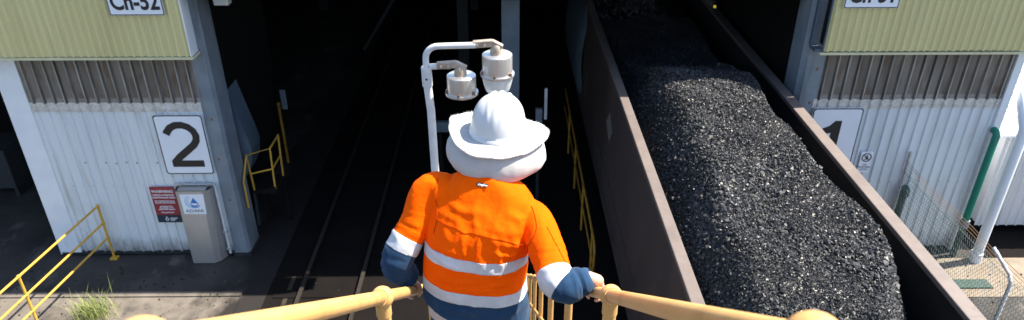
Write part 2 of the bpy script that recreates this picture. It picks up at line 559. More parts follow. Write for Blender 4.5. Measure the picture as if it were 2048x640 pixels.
# left pier corner column
c = MB()
c.add([(-5.43, 11.79, .02), (-5.17, 11.79, .02), (-5.12, 11.86, .02), (-5.12, 12.35, .02), (-5.43, 12.35, .02),
       (-5.43, 11.79, 5.74), (-5.20, 11.79, 5.74), (-5.15, 11.86, 5.74), (-5.15, 12.35, 5.74), (-5.43, 12.35, 5.74)],
      [(0, 1, 6, 5), (1, 2, 7, 6), (2, 3, 8, 7), (3, 4, 9, 8), (4, 0, 5, 9), (0, 4, 3, 2, 1), (5, 6, 7, 8, 9)])
c.build('corner_column', M['blue_grey'], shed)
MB().box(-5.44, -5.10, 11.75, 12.4, 0.0, .06).build('column_base', M['int_steel'], shed)
screws(shed, [(-5.30, 11.79, 3.02), (-5.33, 11.79, 2.2), (-5.30, 11.79, 1.3)], M['rust'], 1.6)
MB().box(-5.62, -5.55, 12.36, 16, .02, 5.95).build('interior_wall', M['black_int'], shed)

# left cream box, protruding to Y = 11.4
cl = MB().box(-16, -5.30, 11.56, 11.755, 4.37, TOP - .02).build('upper_facade', M['slate'], shed)
tag(cl, 'cream ribbed upper wall above the number 2')
for i in range(5):
    place('cladding_sheet', me_cream, cl, (-5.285 - .76 * (i + 1), 11.53 - .002 * (i % 2), random.uniform(-.004, .004)))
for i in range(9):
    place('cladding_sheet', me_cream, cl, (-9.085 - .76 * (i + 1), 11.53 - .002 * (i % 2), 0))
MB().box(-16, -5.255, 11.485, 11.54, 4.28, 4.32).build('drip_flashing', M['cream_trim'], cl, bevel=.005)
MB().box(-5.283, -5.262, 11.50, 11.785, 4.33, TOP).build('end_flashing', M['white_trim'], cl)
MB().box(-5.254, -5.235, 11.49, 11.785, 4.29, 4.32).build('end_drip', M['cream_trim'], cl)

# right pier: X 5.2 .. 9.05
wr = MB().box(5.5, 8.98, 11.86, 11.94, 0.16, 3.40).build('portal_wall', M['black_int'], shed)
tag(wr, 'white ribbed wall carrying the big number 1')
xr = 5.56
for i in range(5):
    x = xr + i * .76
    a, b_, c_ = (me_white, me_tr, me_lap) if i < 4 else (me_white2, me_tr2, me_lap2)
    place('cladding_sheet', a, wr, (x, 11.80 - .0015 * (i % 2), random.uniform(-.006, .006)))
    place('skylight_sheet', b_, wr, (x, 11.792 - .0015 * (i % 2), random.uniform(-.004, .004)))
    place('lap_strip', c_, wr, (x, 11.788 - .0015 * (i % 2), random.uniform(-.008, .008)))
MB().box(8.955, 9.10, 11.745, 11.90, .05, 4.5).build('corner_flashing', M['white_trim'], wr, bevel=.006)
MB().box(9.082, 9.10, 11.905, 24.0, .05, TOPR - .05).build('return_wall', M['white_trim'], wr)
screws(wr, [(xr + .095 + .19 * k, 11.770, z) for k in range(18) for z in (.35, 1.65)])
screws(wr, [(xr + .095 + .19 * k, 11.756, 3.26 + random.uniform(-.01, .01)) for k in range(18)], M['galv'], 1.9)
c = MB()
c.add([(5.60, 11.79, .02), (5.30, 11.79, .02), (5.22, 11.90, .02), (5.22, 12.4, .02), (5.60, 12.4, .02),
       (5.60, 11.79, 5.42), (5.30, 11.79, 5.42), (5.22, 11.90, 5.42), (5.22, 12.4, 5.42), (5.60, 12.4, 5.42)],
      [(0, 5, 6, 1), (1, 6, 7, 2), (2, 7, 8, 3), (3, 8, 9, 4), (4, 9, 5, 0), (0, 1, 2, 3, 4), (9, 8, 7, 6, 5)])
c.build('corner_column', M['blue_grey'], shed)
screws(shed, [(5.50, 11.79, 3.95), (5.5, 11.79, 3.3), (5.48, 11.79, 2.9)], M['rust'], 1.8)
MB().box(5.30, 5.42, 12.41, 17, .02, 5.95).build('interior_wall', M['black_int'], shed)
cr_ = MB().box(5.50, 9.10, 11.56, 11.735, 4.42, TOPR - .02).build('upper_facade', M['slate'], shed)
tag(cr_, 'cream ribbed upper wall above the number 1')
for i in range(5):
    place('cladding_sheet', me_creamr, cr_, (5.41 + .76 * i, 11.53 - .002 * (i % 2), random.uniform(-.004, .004)))
MB().box(5.35, 9.22, 11.485, 11.54, 4.32, 4.358).build('drip_flashing', M['cream_trim'], cr_, bevel=.005)
# open boxed recess on the inner end of the right facade
fr = MB()
fr.box(5.385, 5.407, 11.50, 11.54, 4.38, TOPR)
fr.box(5.27, 5.407, 11.54, 11.785, 4.36, 4.41)
fr.box(5.25, 5.29, 11.70, 11.784, 4.41, TOPR)
fr.build('end_frame', M['slate'], cr_)
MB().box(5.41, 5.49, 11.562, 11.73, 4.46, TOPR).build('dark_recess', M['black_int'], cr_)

# roof, lintels, back and side walls, floor of the hall stay black inside
MB().box(-5.14, 0.0, 11.52, 11.9, 5.32, TOP).build('lintel', M['black_int'], shed)  # out of view; set forward to shade the ground at left
MB().box(0.002, 5.20, 12.10, 12.395, 5.11, TOPM).build('lintel', M['black_int'], shed)  # out of view; placed for the wagon's shadow edge, lowered to block sky
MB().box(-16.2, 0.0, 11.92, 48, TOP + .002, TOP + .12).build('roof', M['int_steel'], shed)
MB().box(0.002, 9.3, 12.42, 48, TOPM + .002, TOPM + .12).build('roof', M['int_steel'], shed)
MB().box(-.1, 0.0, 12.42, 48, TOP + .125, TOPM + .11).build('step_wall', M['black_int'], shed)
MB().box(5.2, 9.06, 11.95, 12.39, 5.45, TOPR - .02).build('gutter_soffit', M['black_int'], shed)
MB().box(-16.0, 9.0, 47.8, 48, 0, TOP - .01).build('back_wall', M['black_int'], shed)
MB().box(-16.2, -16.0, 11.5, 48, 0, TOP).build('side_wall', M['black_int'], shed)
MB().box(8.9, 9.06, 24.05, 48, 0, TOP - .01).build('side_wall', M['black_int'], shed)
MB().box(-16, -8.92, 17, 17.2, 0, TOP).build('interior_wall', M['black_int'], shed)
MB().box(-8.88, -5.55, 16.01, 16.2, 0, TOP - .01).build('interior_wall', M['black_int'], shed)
# columns and beams inside
colm = MB()
colm.box(-.05, .27, 12.40, 12.44, 0, 6.4).box(-.05, .27, 12.61, 12.64, 0, 6.4).box(.09, .13, 12.44, 12.61, 0, 6.4)
colm.build('centre_column', M['slate'], shed)
for x in (-7.2, -1.2, 0.1, 5.9):
    for y in (20, 28):
        cc = MB()
        cc.box(x - .15, x + .15, y, y + .03, 0, 6.12).box(x - .15, x + .15, y + .27, y + .3, 0, 6.12).box(x - .02, x + .02, y + .03, y + .27, 0, 6.12)
        cc.build('interior_column', M['int_steel'], shed)
for y in (20.1, 28.1):
    MB().box(-15.9, 8.8, y, y + .1, 5.6, 6.1).build('interior_beam', M['int_steel'], shed)
MB().bar((-3.0, 19.9, 3.0), (-4.1, 20, 1.3), .06, .08).build('interior_brace', M['int_steel'], shed)
# curved steel deflector behind the left column
prof = [(-5.20, 3.3), (-5.16, 3.1), (-5.09, 2.75), (-5.0, 2.35), (-4.95, 2.05), (-5.0, 1.75), (-5.12, 1.5), (-5.20, 1.4)]
vs = [(x, y, z) for y in (12.45, 13.0) for x, z in prof]
n = len(prof)
MB().add(vs, [(i, i + 1, n + i + 1, n + i) for i in range(n - 1)] + [tuple(range(n)), tuple(range(n, 2 * n))]).build('curved_deflector', M['slate'], shed, True)

# ------------------------------------------------------------------ signs
def board(name, x0, x1, z0, z1, y, label, face=M['sign_white'], rim=M['sign_black'], rad=.05, rimw=.014, margin=.02):
    t_ = thing(name, ((x0 + x1) / 2, y, z0), label, 'sign')

    def rr(a0, a1, b0, b1, r, yy, n=5):
        o = []
        for cx, cz, s in ((a1 - r, b1 - r, 0), (a0 + r, b1 - r, 90), (a0 + r, b0 + r, 180), (a1 - r, b0 + r, 270)):
            for k in range(n + 1):
                a = R(s + 90 * k / n)
                o.append((cx + r * math.cos(a), yy, cz + r * math.sin(a)))
        return o

    def plate(nm, e, ya, yb, m, r):
        A, B = rr(x0 + e, x1 - e, z0 + e, z1 - e, r, ya), rr(x0 + e, x1 - e, z0 + e, z1 - e, r, yb)
        k = len(A)
        MB().add(A + B, [tuple(range(k)), tuple(range(k, 2 * k))] + [(i, (i + 1) % k, k + (i + 1) % k, k + i) for i in range(k)]).build(nm, m, t_)
    plate('backing_plate', 0, y, y + .012, face, rad)
    if rim is not None:
        plate('border', margin * .6, y - .003, y + .002, rim, rad * .8)
        plate('face', margin * .6 + rimw, y - .006, y + .001, face, rad * .65)
    return t_


s2 = board('number_sign', -6.34, -5.44, 1.91, 3.14, 11.742, 'large white sign with black number 2 on the left white wall', rad=.07, rimw=.022, margin=.012)
cl2 = [(-.275, .215)] + [(.27 * math.cos(R(a)) , .165 + .235 * math.sin(R(a))) for a in (155, 130, 105, 80, 55, 30, 5, -20, -45)] + [(.03, -.13), (-.12, -.245), (-.235, -.36)]
cl2 = [np.array(q) for q in cl2]
A2, B2 = [], []
for i, q in enumerate(cl2):
    d2 = cl2[min(i + 1, len(cl2) - 1)] - cl2[max(i - 1, 0)]
    n2 = np.array([-d2[1], d2[0]]) / np.hypot(*d2) * .066
    A2.append(q + n2)
    B2.append(q - n2)
w2 = MB()
for yy in (11.730, 11.735):
    vs = [(-5.89 + q[0] * .98, yy, 2.535 + q[1] * 1.02) for q in A2 + B2]
    k2_ = len(A2)
    w2.add(vs, [(i, i + 1, k2_ + i + 1, k2_ + i) for i in range(k2_ - 1)])
w2.box(-5.89 - .285, -5.89 + .30, 11.7305, 11.7352, 2.535 - .46, 2.535 - .325)
w2.build('numeral', M['sign_black'], s2)
s1 = board('number_sign', 5.57, 6.50, 2.0, 3.215, 11.742, 'large white sign with black number 1 on the right white wall', rad=.07, rimw=.022, margin=.012)
on = [(5.98, 2.20), (6.14, 2.20), (6.14, 2.96), (6.02, 2.96), (5.93, 2.86), (5.80, 2.80), (5.80, 2.68), (5.98, 2.72)]
k8 = len(on)
MB().add([(x, 11.730, z) for x, z in on] + [(x, 11.735, z) for x, z in on],
         [tuple(range(k8)), tuple(range(k8, 2 * k8))] + [(i, (i + 1) % k8, k8 + (i + 1) % k8, k8 + i) for i in range(k8)]).build('numeral', M['sign_black'], s1)
h2 = board('chainage_sign', -6.42, -5.53, 5.06, 5.48, 11.472, 'white plate reading Ch-52 on the cream wall at upper left', rad=.012, rimw=.016, margin=.008)
text('lettering', 'Ch-52', .40, M['sign_black'], h2, (-5.975, 11.462, 5.285), bold=.010, sx=.78)
h1 = board('chainage_sign', 5.56, 6.46, 5.14, 5.56, 11.472, 'white plate reading Ch-51 on the cream wall at upper right', rad=.012, rimw=.016, margin=.008)
text('lettering', 'Ch-51', .40, M['sign_black'], h1, (6.01, 11.462, 5.365), bold=.010, sx=.78)
ws = board('warning_sign', -6.75, -6.29, .83, 1.63, 11.745, 'red warning notice with a navy foot beside the metal post cover', face=M['sign_red'], rim=None, rad=.008)
MB().box(-6.749, -6.291, 11.741, 11.744, .831, 1.0).build('navy_band', M['sign_navy'], ws)
for i, (s_, sz, zz) in enumerate((('WARNING', .085, 1.53), ('THIS IS A POISONS', .048, 1.45), ('CONTROLLED AREA', .048, 1.395), ('No unauthorised persons', .036, 1.32),
                                  ('may enter this area without', .034, 1.28), ('permission of the', .034, 1.20), ('site manager or the', .034, 1.165),
                                  ('control room operator', .034, 1.13), ('Drug and alcohol', .034, 1.06))):
    text('lettering', s_, sz, M['sign_white'], ws, (-6.52, 11.742, zz), bold=.0015, thick=.002)
bd = MB()
bd.lathe([(.022, -.002), (.034, -.002), (.034, .001), (.022, .001)], (-6.565, 11.739, .905), 16, (0, 1, 0)).box(-6.573, -6.557, 11.737, 11.741, .935, .965)
bd.build('crest', M['sign_white'], ws)
for k in range(3): MB().box(-6.50, -6.36 - .03 * k, 11.738, 11.7405, .925 - .025 * k, .937 - .025 * k).build('lettering', M['sign_white'], ws)
ps = board('pictogram_sign', 6.66, 6.89, 1.86, 2.31, 11.745, 'small white no-walking sign with a circled figure right of the number 1', rim=None, rad=.012)
b = MB()
b.lathe([(.075, -.003), (.092, -.003), (.092, .001), (.075, .001)], (6.775, 11.742, 2.19), 24, (0, 1, 0))
b.bar((6.715, 11.741, 2.245), (6.835, 11.741, 2.135), .002, .014, (0, 0, 1))
b.build('prohibition_ring', M['sign_black'], ps)
b = MB().ball((6.785, 11.74, 2.235), .012, 8, 5, (1, .2, 1))
for a_, c_ in (((6.78, 2.22), (6.77, 2.18)), ((6.77, 2.18), (6.745, 2.135)), ((6.77, 2.18), (6.80, 2.14)), ((6.778, 2.215), (6.745, 2.195)), ((6.778, 2.21), (6.805, 2.185))):
    b.bar((a_[0], 11.74, a_[1]), (c_[0], 11.74, c_[1]), .003, .014)
b.build('walking_figure', M['sign_black'], ps)
for k, s_ in enumerate(('NO', 'PEDESTRIAN', 'ACCESS')):
    text('lettering', s_, .042, M['sign_black'], ps, (6.775, 11.741, 2.035 - .05 * k), thick=.002)

# stainless post cover with sticker
pc = thing('post_cover', (-5.93, 11.6, 0), 'brushed metal post guard with a blue logo sticker at the foot of the left pier', 'guard')
P0 = [(-6.21, 11.745), (-6.20, 11.58), (-6.15, 11.50), (-5.74, 11.50), (-5.63, 11.58), (-5.56, 11.745)]
P1 = [(-6.21, 11.745), (-6.20, 11.60), (-6.15, 11.53), (-5.66, 11.53), (-5.55, 11.60), (-5.52, 11.745)]
vs = [(x, y, .02) for x, y in P0] + [(x, y, 1.66) for x, y in P1]
MB().add(vs, [(i, i + 1, 7 + i, 6 + i) for i in range(5)] + [(0, 6, 11, 5), (0, 5, 4, 3, 2, 1)]).build('shell', M['stainless'], pc)
b = MB()
b.box(-6.24, -5.47, 11.70, 11.738, 1.685, 1.72)
b.build('top_clamp', M['galv'], pc)
MB().box(-6.14, -5.62, 11.55, 11.742, 1.655, 1.672).build('top_lid', M['stainless'], pc)
MB().box(-6.12, -5.64, 11.70, 11.736, 1.674, 1.69).build('dark_slot', M['black_int'], pc)
MB().tube([(-5.475, 11.70, .12), (-5.475, 11.70, 1.68)], .026, 10).build('conduit', M['galv_paint'], pc, True)
for z in (.62, .22): MB().box(-5.52, -5.435, 11.665, 11.74, z, z + .04).build('pipe_clip', M['galv'], pc)
# sticker is a sheet that follows the front face (tilted slightly)
def stick(x, z, e=.004):
    f = (z - .02) / 1.64
    return (x, 11.50 + .03 * f - e, z)
SQ = [(-6.09, 1.17), (-5.67, 1.16), (-5.65, 1.60), (-6.10, 1.60)]
st = MB().add([stick(x, z) for x, z in SQ], [(0, 1, 2, 3)]).add([stick(x, z, .002) for x, z in SQ], [(3, 2, 1, 0)])
sk = st.build('sticker', M['sign_white'], pc)
def arc(cx, cz, r0, r1, a0, a1, e, n=18):
    A, B = [], []
    for k in range(n + 1):
        a = R(a0 + (a1 - a0) * k / n)
        wdt = math.sin(math.pi * k / n) ** .6
        ri = r0 + (r1 - r0) * (1 - wdt) * .5
        ro = r1 - (r1 - r0) * (1 - wdt) * .5
        A.append(stick(cx + ri * math.cos(a), cz + ri * math.sin(a), e))
        B.append(stick(cx + ro * math.cos(a), cz + ro * math.sin(a), e))
    return A + B, [(k, k + 1, n + 2 + k, n + 1 + k) for k in range(n)]
lg = MB().add(*arc(-5.89, 1.435, .115, .138, 100, 300, .006)).add(*arc(-5.88, 1.435, .086, .104, 110, 310, .006))
lg.build('logo_swirl', M['logo_pale'], sk)
lg = MB().add([stick(-5.86, 1.525, .006), stick(-5.93, 1.41, .006), stick(-5.78, 1.40, .006)], [(0, 1, 2)])
lg.add(*arc(-5.855, 1.42, .064, .088, 190, 350, .007)).add(*arc(-5.85, 1.425, .098, .120, 215, 335, .007))
lg.build('logo_drop', M['logo_blue'], sk)
tx = text('lettering', 'ADANI', .095, mat('logo_grey', (.12, .13, .17), None, .5), sk, (-5.88, 11.514, 1.235), thick=.002, sx=1.15)

# ------------------------------------------------------------------ left yellow ground handrail
hr = thing('ground_handrail', (-7.9, 10.5, 0), 'yellow three-rail pipe handrail in front of the left white wall', 'handrail')
def hp(tt): return (-7.80 - .115 * (11.70 - tt) * 1.0, tt)
a, b2 = hp(11.70), hp(7.3)
for z in (1.24, .85, .51):
    MB().tube([(a[0], a[1], z), (b2[0], b2[1], z)], .021, 10).build('rail', M['yellow'], hr, True)
for yy in (11.70, 9.55, 6.12):
    x, y = hp(yy)
    po = MB().tube([(x, y, 0.02), (x, y, 1.24)], .024, 10).build('post', M['yellow'], hr, True)
    MB().box(x - .07, x + .07, y - .06, y + .06, 0.0, .034).build('foot_plate', M['yellow'], po)
    for z in (1.24, .85, .51): MB().ball((x, y, z), .036, 12, 6).build('ball_joint', M['yellow'], po, True)

# grass tuft by the kerb
g = MB()
for i in range(420):
    bx, by = rng.normal(-7.35, .17), rng.normal(9.98, .11)
    hgt = abs(rng.normal(.20, .10)) + .05
    if rng.random() < .05: hgt += .28
    an = rng.uniform(0, 2 * math.pi)
    ln_ = rng.uniform(.15, .8) * hgt
    dx, dy = math.cos(an), math.sin(an)
    wv = Vector((-dy, dx, 0)) * rng.uniform(.003, .006)
    P = [Vector((bx, by, .03)), Vector((bx + dx * ln_ * .25, by + dy * ln_ * .25, .03 + hgt * .6)), Vector((bx + dx * ln_, by + dy * ln_, .03 + hgt))]
    g.add([P[0] - wv, P[0] + wv, P[1] + wv * .7, P[1] - wv * .7, P[2]], [(0, 1, 2, 3), (3, 2, 4)])
for i in range(160):
    bx, by = rng.uniform(-10.5, -5.4), 10.46 + rng.normal(0, .012)
    if noise.noise(Vector((bx * 1.7, 0, 3))) < .1: continue
    hgt = rng.uniform(.02, .09)
    an = rng.uniform(0, 2 * math.pi)
    dx, dy = math.cos(an) * hgt * .6, math.sin(an) * hgt * .6
    g.add([(bx - .003, by, .05), (bx + .003, by, .05), (bx + dx, by + dy, .05 + hgt)], [(0, 1, 2)])
go = g.build('grass_tuft', M['grass'])
tag(go, 'green weedy grass tuft growing at the kerb beside the yellow handrail', 'grass', kind='stuff')

# dim bits in the left bay
lb = thing('equipment_box', (-11.6, 14.3, 0), 'dim blue-grey equipment cabinet in the dark bay at far left', 'cabinet')
MB().box(-12.0, -11.0, 14.0, 14.8, .25, 1.2).build('body', M['int_steel'], lb, bevel=.02)
MB().box(-12.05, -10.95, 13.95, 14.85, 1.2, 1.25).build('lid', M['int_steel'], lb)
for x in (-11.9, -11.15): MB().box(x, x + .08, 14.1, 14.7, 0, .25).build('foot', M['int_steel'], lb)

# ------------------------------------------------------------------ inner platform and guard post
ip = thing('inspection_platform', (-4.85, 12.75, 0), 'small yellow railed step platform just inside the left pier', 'platform')
MB().box(-5.08, -4.60, 12.42, 13.1, 1.05, 1.11).build('deck', M['black_int'], ip)
for x, y in ((-4.63, 13.05), (-5.05, 13.05)):
    MB().box(x - .025, x + .025, y - .025, y + .025, 0, 1.05).build('leg', M['black_int'], ip)
MB().bar((-5.05, 12.43, 1.08), (-4.62, 12.43, 1.16), .05, .09).build('kick_plate', M['black_int'], ip)
MB().tube([(-5.05, 12.45, 1.08), (-5.08, 12.45, 1.92), (-4.60, 12.47, 2.06), (-4.64, 12.47, 1.10)], .021, 8).build('guard_rail', M['yellow'], ip, True)
MB().tube([(-4.60, 12.47, 2.06), (-4.60, 13.05, 2.06), (-4.64, 13.05, 1.10)], .021, 8).build('guard_rail', M['yellow'], ip, True)
MB().tube([(-5.06, 12.45, 1.50), (-4.62, 12.47, 1.60), (-4.62, 13.05, 1.60)], .018, 8).build('mid_rail', M['yellow'], ip, True)
MB().tube([(-5.06, 12.02, .98), (-5.07, 12.05, 1.55), (-5.08, 12.45, 1.92)], .02, 8).build('stair_rail', M['yellow'], ip, True)
MB().bar((-5.05, 12.36, .35), (-5.05, 12.44, 1.06), .04, .08).build('bracket', M['int_steel'], ip)

gp = thing('marker_post', (-5.36, 15.6, 0), 'thin yellow post with a pale plate standing in the dark hall', 'post')
MB().tube([(-5.36, 15.6, 0), (-5.36, 15.6, 1.62)], .035, 8).build('post', M['dusty_yellow'], gp, True)
MB().box(-5.28, -5.15, 15.58, 15.61, 1.45, 1.95).build('plate', M['blue_grey'], gp, bevel=.01)
MB().bar((-5.36, 15.59, 1.55), (-5.26, 15.59, 1.55), .02, .02).build('arm', M['int_steel'], gp)

# bits hanging on the centre column side
cb = thing('junction_box', (.72, 13.8, 0), 'small grey junction box on a post right of the centre column', 'box')
MB().tube([(.72, 13.8, 0), (.72, 13.8, 2.3)], .04, 8).build('post', M['int_steel'], cb, True)
MB().box(.65, .79, 13.7, 13.8, 1.95, 2.3).build('box', M['blue_grey'], cb, bevel=.01)
MB().box(.83, .89, 13.72, 13.80, 2.05, 2.75).build('lamp_tube', M['galv_paint'], cb, bevel=.01)
MB().bar((.72, 13.76, 2.2), (.86, 13.76, 2.2), .03, .03).build('bracket', M['int_steel'], cb)
cb2 = thing('signal_box', (-1.4, 13.9, 0), 'small grey box on a post behind the lamp pole', 'box')
MB().tube([(-1.4, 13.95, 0), (-1.4, 13.95, 1.9)], .04, 8).build('post', M['black_int'], cb2, True)
MB().box(-1.55, -1.2, 13.8, 13.92, 1.72, 1.95).build('box', M['slate'], cb2, bevel=.01)
al = thing('amber_lamp', (4.2, 14, 4.4), 'tiny amber signal lamp glowing in the dark above the coal', 'lamp')
MB().ball((4.2, 14, 4.4), .032, 10, 6).build('lens', M['amber'], al, True)
MB().tube([(4.17, 14.02, 4.44), (4.13, 14.05, 6.4)], .02, 6).build('hanger', M['int_steel'], al)

fl_ = thing('floodlight', (-4.85, 12.2, 5.0), 'small pale floodlight under the roof edge beside the left cream wall', 'lamp')
MB().box(-4.98, -4.72, 12.12, 12.30, 5.02, 5.14).build('housing', M['white_trim'], fl_, bevel=.02)
MB().box(-4.95, -4.75, 12.105, 12.118, 5.035, 5.125).build('lens', M['glass'], fl_)
MB().tube([(-4.85, 12.22, 5.14), (-4.85, 12.22, 6.19)], .02, 8).build('stem', M['int_steel'], fl_)

# ------------------------------------------------------------------ coal wagon
wg = thing('coal_wagon', (3.61, 10.8, 0), 'dark brown open coal wagon heaped with coal, entering the shed', 'wagon')
WY0, WY1 = 4.45, 20.5
XL, XR = 2.06, 5.09


def wall_slab(x0, x1, z0, z1, y0, y1, tilt):
    return [(x0 + tilt, y0, z0), (x1 + tilt, y0, z0), (x1 + tilt, y1, z0), (x0 + tilt, y1, z0), (x0, y0, z1), (x1, y0, z1), (x1, y1, z1), (x0, y1, z1)]


BF = [(0, 3, 2, 1), (4, 5, 6, 7), (0, 1, 5, 4), (1, 2, 6, 5), (2, 3, 7, 6), (3, 0, 4, 7)]
sl_ = MB().add(wall_slab(XL, XL + .05, .95, 3.42, WY0, WY1, -.08), BF).build('side_wall', M['wagon'], wg)
sr_ = MB().add(wall_slab(XR - .05, XR, .95, 3.42, WY0, WY1, .06), BF).build('side_wall', M['wagon'], wg)
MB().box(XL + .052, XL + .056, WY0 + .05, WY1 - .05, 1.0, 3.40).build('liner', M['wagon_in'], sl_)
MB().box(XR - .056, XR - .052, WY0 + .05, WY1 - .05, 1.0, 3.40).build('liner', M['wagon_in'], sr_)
for y0, y1 in ((WY0, WY0 + .05), (WY1 - .05, WY1)):
    MB().box(XL + .06, XR - .06, y0, y1, .95, 3.42).build('end_wall', M['wagon'], wg)
MB().box(XL - .03, XL + .125, WY0, WY1, 3.424, 3.50).build('top_rim', M['rim'], wg, bevel=.012)
MB().box(XR - .16, XR + .03, WY0, WY1, 3.424, 3.50).build('top_rim', M['rim'], wg, bevel=.012)
for y in (WY0 - .02, WY1 - .13): MB().box(XL + .13, XR - .165, y, y + .15, 3.424, 3.495).build('top_rim', M['rim'], wg, bevel=.012)
MB().box(XL - .09, XR + .08, WY0 + .05, WY1 - .05, .78, .945).build('sill', M['wagon'], wg, bevel=.01)
MB().box(2.9, 4.3, WY0 - .4, WY1 + .4, .55, .775).build('underframe', M['black_int'], wg)
for yb in (6.2, 18.6):
    bo = MB().box(2.85, 3.02, yb - 1.3, yb + 1.3, .38, .54).box(4.2, 4.37, yb - 1.3, yb + 1.3, .38, .54).box(3.02, 4.2, yb - .15, yb + .15, .40, .52).build('bogie', M['black_int'], wg)
    for dy in (-.85, .85):
        for s in (-1, 1):
            MB().lathe([(0, -.06), (.40, -.06), (.42, -.03), (.46, .0), (.46, .03), (0, .03)], (3.61 + s * .55, yb + dy, .53), 20, (-s, 0, 0)).build('wheel', M['int_steel'], bo, True)
# faded markings on the side
def mark(pts, name='painted_marking'):
    def pt(y, z): return (XL - .08 * (3.42 - z) / 2.47 - .003, y, z)
    b = MB().add([pt(*q) for q in pts], [tuple(range(len(pts)))])
    return b.build(name, M['decal'], sl_)
mark([(12.6, 2.75), (12.15, 2.55), (12.35, 2.2), (12.95, 2.4)])
for q0, q1 in (((13.5, 1.5), (13.2, 1.25)), ((13.2, 1.25), (13.5, 1.0)), ((13.5, 1.0), (13.8, 1.25)), ((13.8, 1.25), (13.5, 1.5))):
    mark([q0, q1, (q1[0] * .86 + 13.5 * .14, q1[1] * .86 + 1.25 * .14), (q0[0] * .86 + 13.5 * .14, q0[1] * .86 + 1.25 * .14)])
mark([(16.6, 2.0), (16.2, 2.0), (16.2, 1.92), (16.6, 1.92)])
mark([(16.6, 1.5), (16.2, 1.5), (16.2, 1.42), (16.6, 1.42)])
mark([(16.28, 1.92), (16.2, 1.92), (16.2, 1.5), (16.28, 1.5)])
mark([(16.6, 1.92), (16.52, 1.92), (16.52, 1.5), (16.6, 1.5)])
for z in (1.55,):
    MB().box(XL - .08 * (3.42 - z) / 2.47 - .010, XL - .08 * (3.42 - z) / 2.47 - .001, WY0 + .02, WY1 - .02, z, z + .02).build('weld_seam', M['wagon'], sl_)
# rounded fairing at the far end, blue-grey colour standing in for a reflection
pr_ = [(2.02, 3.38), (1.95, 3.1), (1.86, 2.7), (1.80, 2.2), (1.79, 1.8), (1.83, 1.4), (1.93, 1.02)]
vs, fs = [], []
for j, (y, ins) in enumerate(((17.2, .16), (17.3, .06), (17.5, .01), (18.0, 0), (20.4, 0))):
    for x, z in pr_: vs.append((x + ins, y, z))
n = len(pr_)
for j in range(4):
    for i in range(n - 1): fs.append((j * n + i, j * n + i + 1, (j + 1) * n + i + 1, (j + 1) * n + i))
MB().add(vs, fs).build('end_fairing', M['slate'], wg, True)

# ------------------------------------------------------------------ coal
def coal_h(X, Y):
    """height of the heap surface (numpy arrays)"""
    wob = .06 * np.sin(Y * 1.1 + .5) + .04 * np.sin(Y * 2.7 + 1.2)
    top = 3.88 - .10 * np.clip((Y - 9.5) / 2.2, 0, 1) - .75 * np.clip((Y - 12.1) / 2.2, 0, 1) + .025 * np.sin(X * 3 + Y * .9) + .02 * np.sin(Y * 3.1 - X * 2) + .02 * np.sin(Y * 5.3 + X * 6)
    left = 3.86 + (X - np.clip(2.60 + .07 * (Y - 6), 2.5, 2.98) + wob * .6) * 1.5
    right = 3.0 + (4.70 + wob - .36 * np.clip(6.8 - Y, 0, 3) ** 1.3 - X) * 2.3
    near = 3.2 + (Y - 4.55 + .25 * np.abs(X - 3.6)) * 1.0
    near2 = 3.3 + (Y - 4.9)
    h = np.minimum(np.minimum(left, right), np.minimum(top, near2))
    # soften the ridge
    s = .06
    st_ = np.stack([left, right, top, near2])
    h = -s * np.log(np.sum(np.exp(-st_ / s), axis=0))
    return np.maximum(h, 2.4)


nx, ny = 80, 420
gx, gy = np.meshgrid(np.linspace(2.13, 5.02, nx), np.linspace(4.52, 20.4, ny))
gz = coal_h(gx, gy) - .030 + rng.normal(0, .012, gx.shape)
V = np.stack([gx, gy, gz], -1).reshape(-1, 3)
Fc = [(j * nx + i, j * nx + i + 1, (j + 1) * nx + i + 1, (j + 1) * nx + i) for j in range(ny - 1) for i in range(nx - 1)]
def rocks(IV, IF, NC, jit, mean):
    cy_ = 4.6 + (17.5 - 4.6) * rng.random(NC) ** 1.35
    cx_ = rng.uniform(2.2, 4.98, NC)
    cz_ = coal_h(cx_, cy_)
    pat = .85 + .35 * np.sin(cx_ * 2.3 + np.sin(cy_ * 1.1) * 2) * np.sin(cy_ * 1.7 + 1)
    size = pat * np.clip(rng.lognormal(math.log(mean), .46, NC), .004, .042)
    cz_ = cz_ + rng.normal(0, .012, NC) - size * .2
    VR = []
    for k in range(40):
        dv = IV * rng.uniform(1 - jit, 1 + jit * .8, (len(IV), 1)) * rng.uniform(.72, 1.25, 3) + rng.normal(0, .12, IV.shape)
        q, _ = np.linalg.qr(rng.normal(size=(3, 3)))
        VR.append(dv @ (q * np.sign(np.linalg.det(q))))
    VR = np.array(VR)
    kv = rng.integers(0, 40, NC)
    ang = rng.uniform(0, 2 * np.pi, NC)
    ca, sa = np.cos(ang), np.sin(ang)
    L = VR[kv] * size[:, None, None]
    LX = L[..., 0] * ca[:, None] - L[..., 1] * sa[:, None] + cx_[:, None]
    LY = L[..., 0] * sa[:, None] + L[..., 1] * ca[:, None] + cy_[:, None]
    LZ = L[..., 2] + cz_[:, None]
    CV = np.stack([LX, LY, LZ], -1).reshape(-1, 3)
    CF = (IF[None] + (np.arange(NC) * len(IV))[:, None, None]).reshape(-1, 3)
    return CV, CF, np.repeat(rng.random(NC), len(IV))


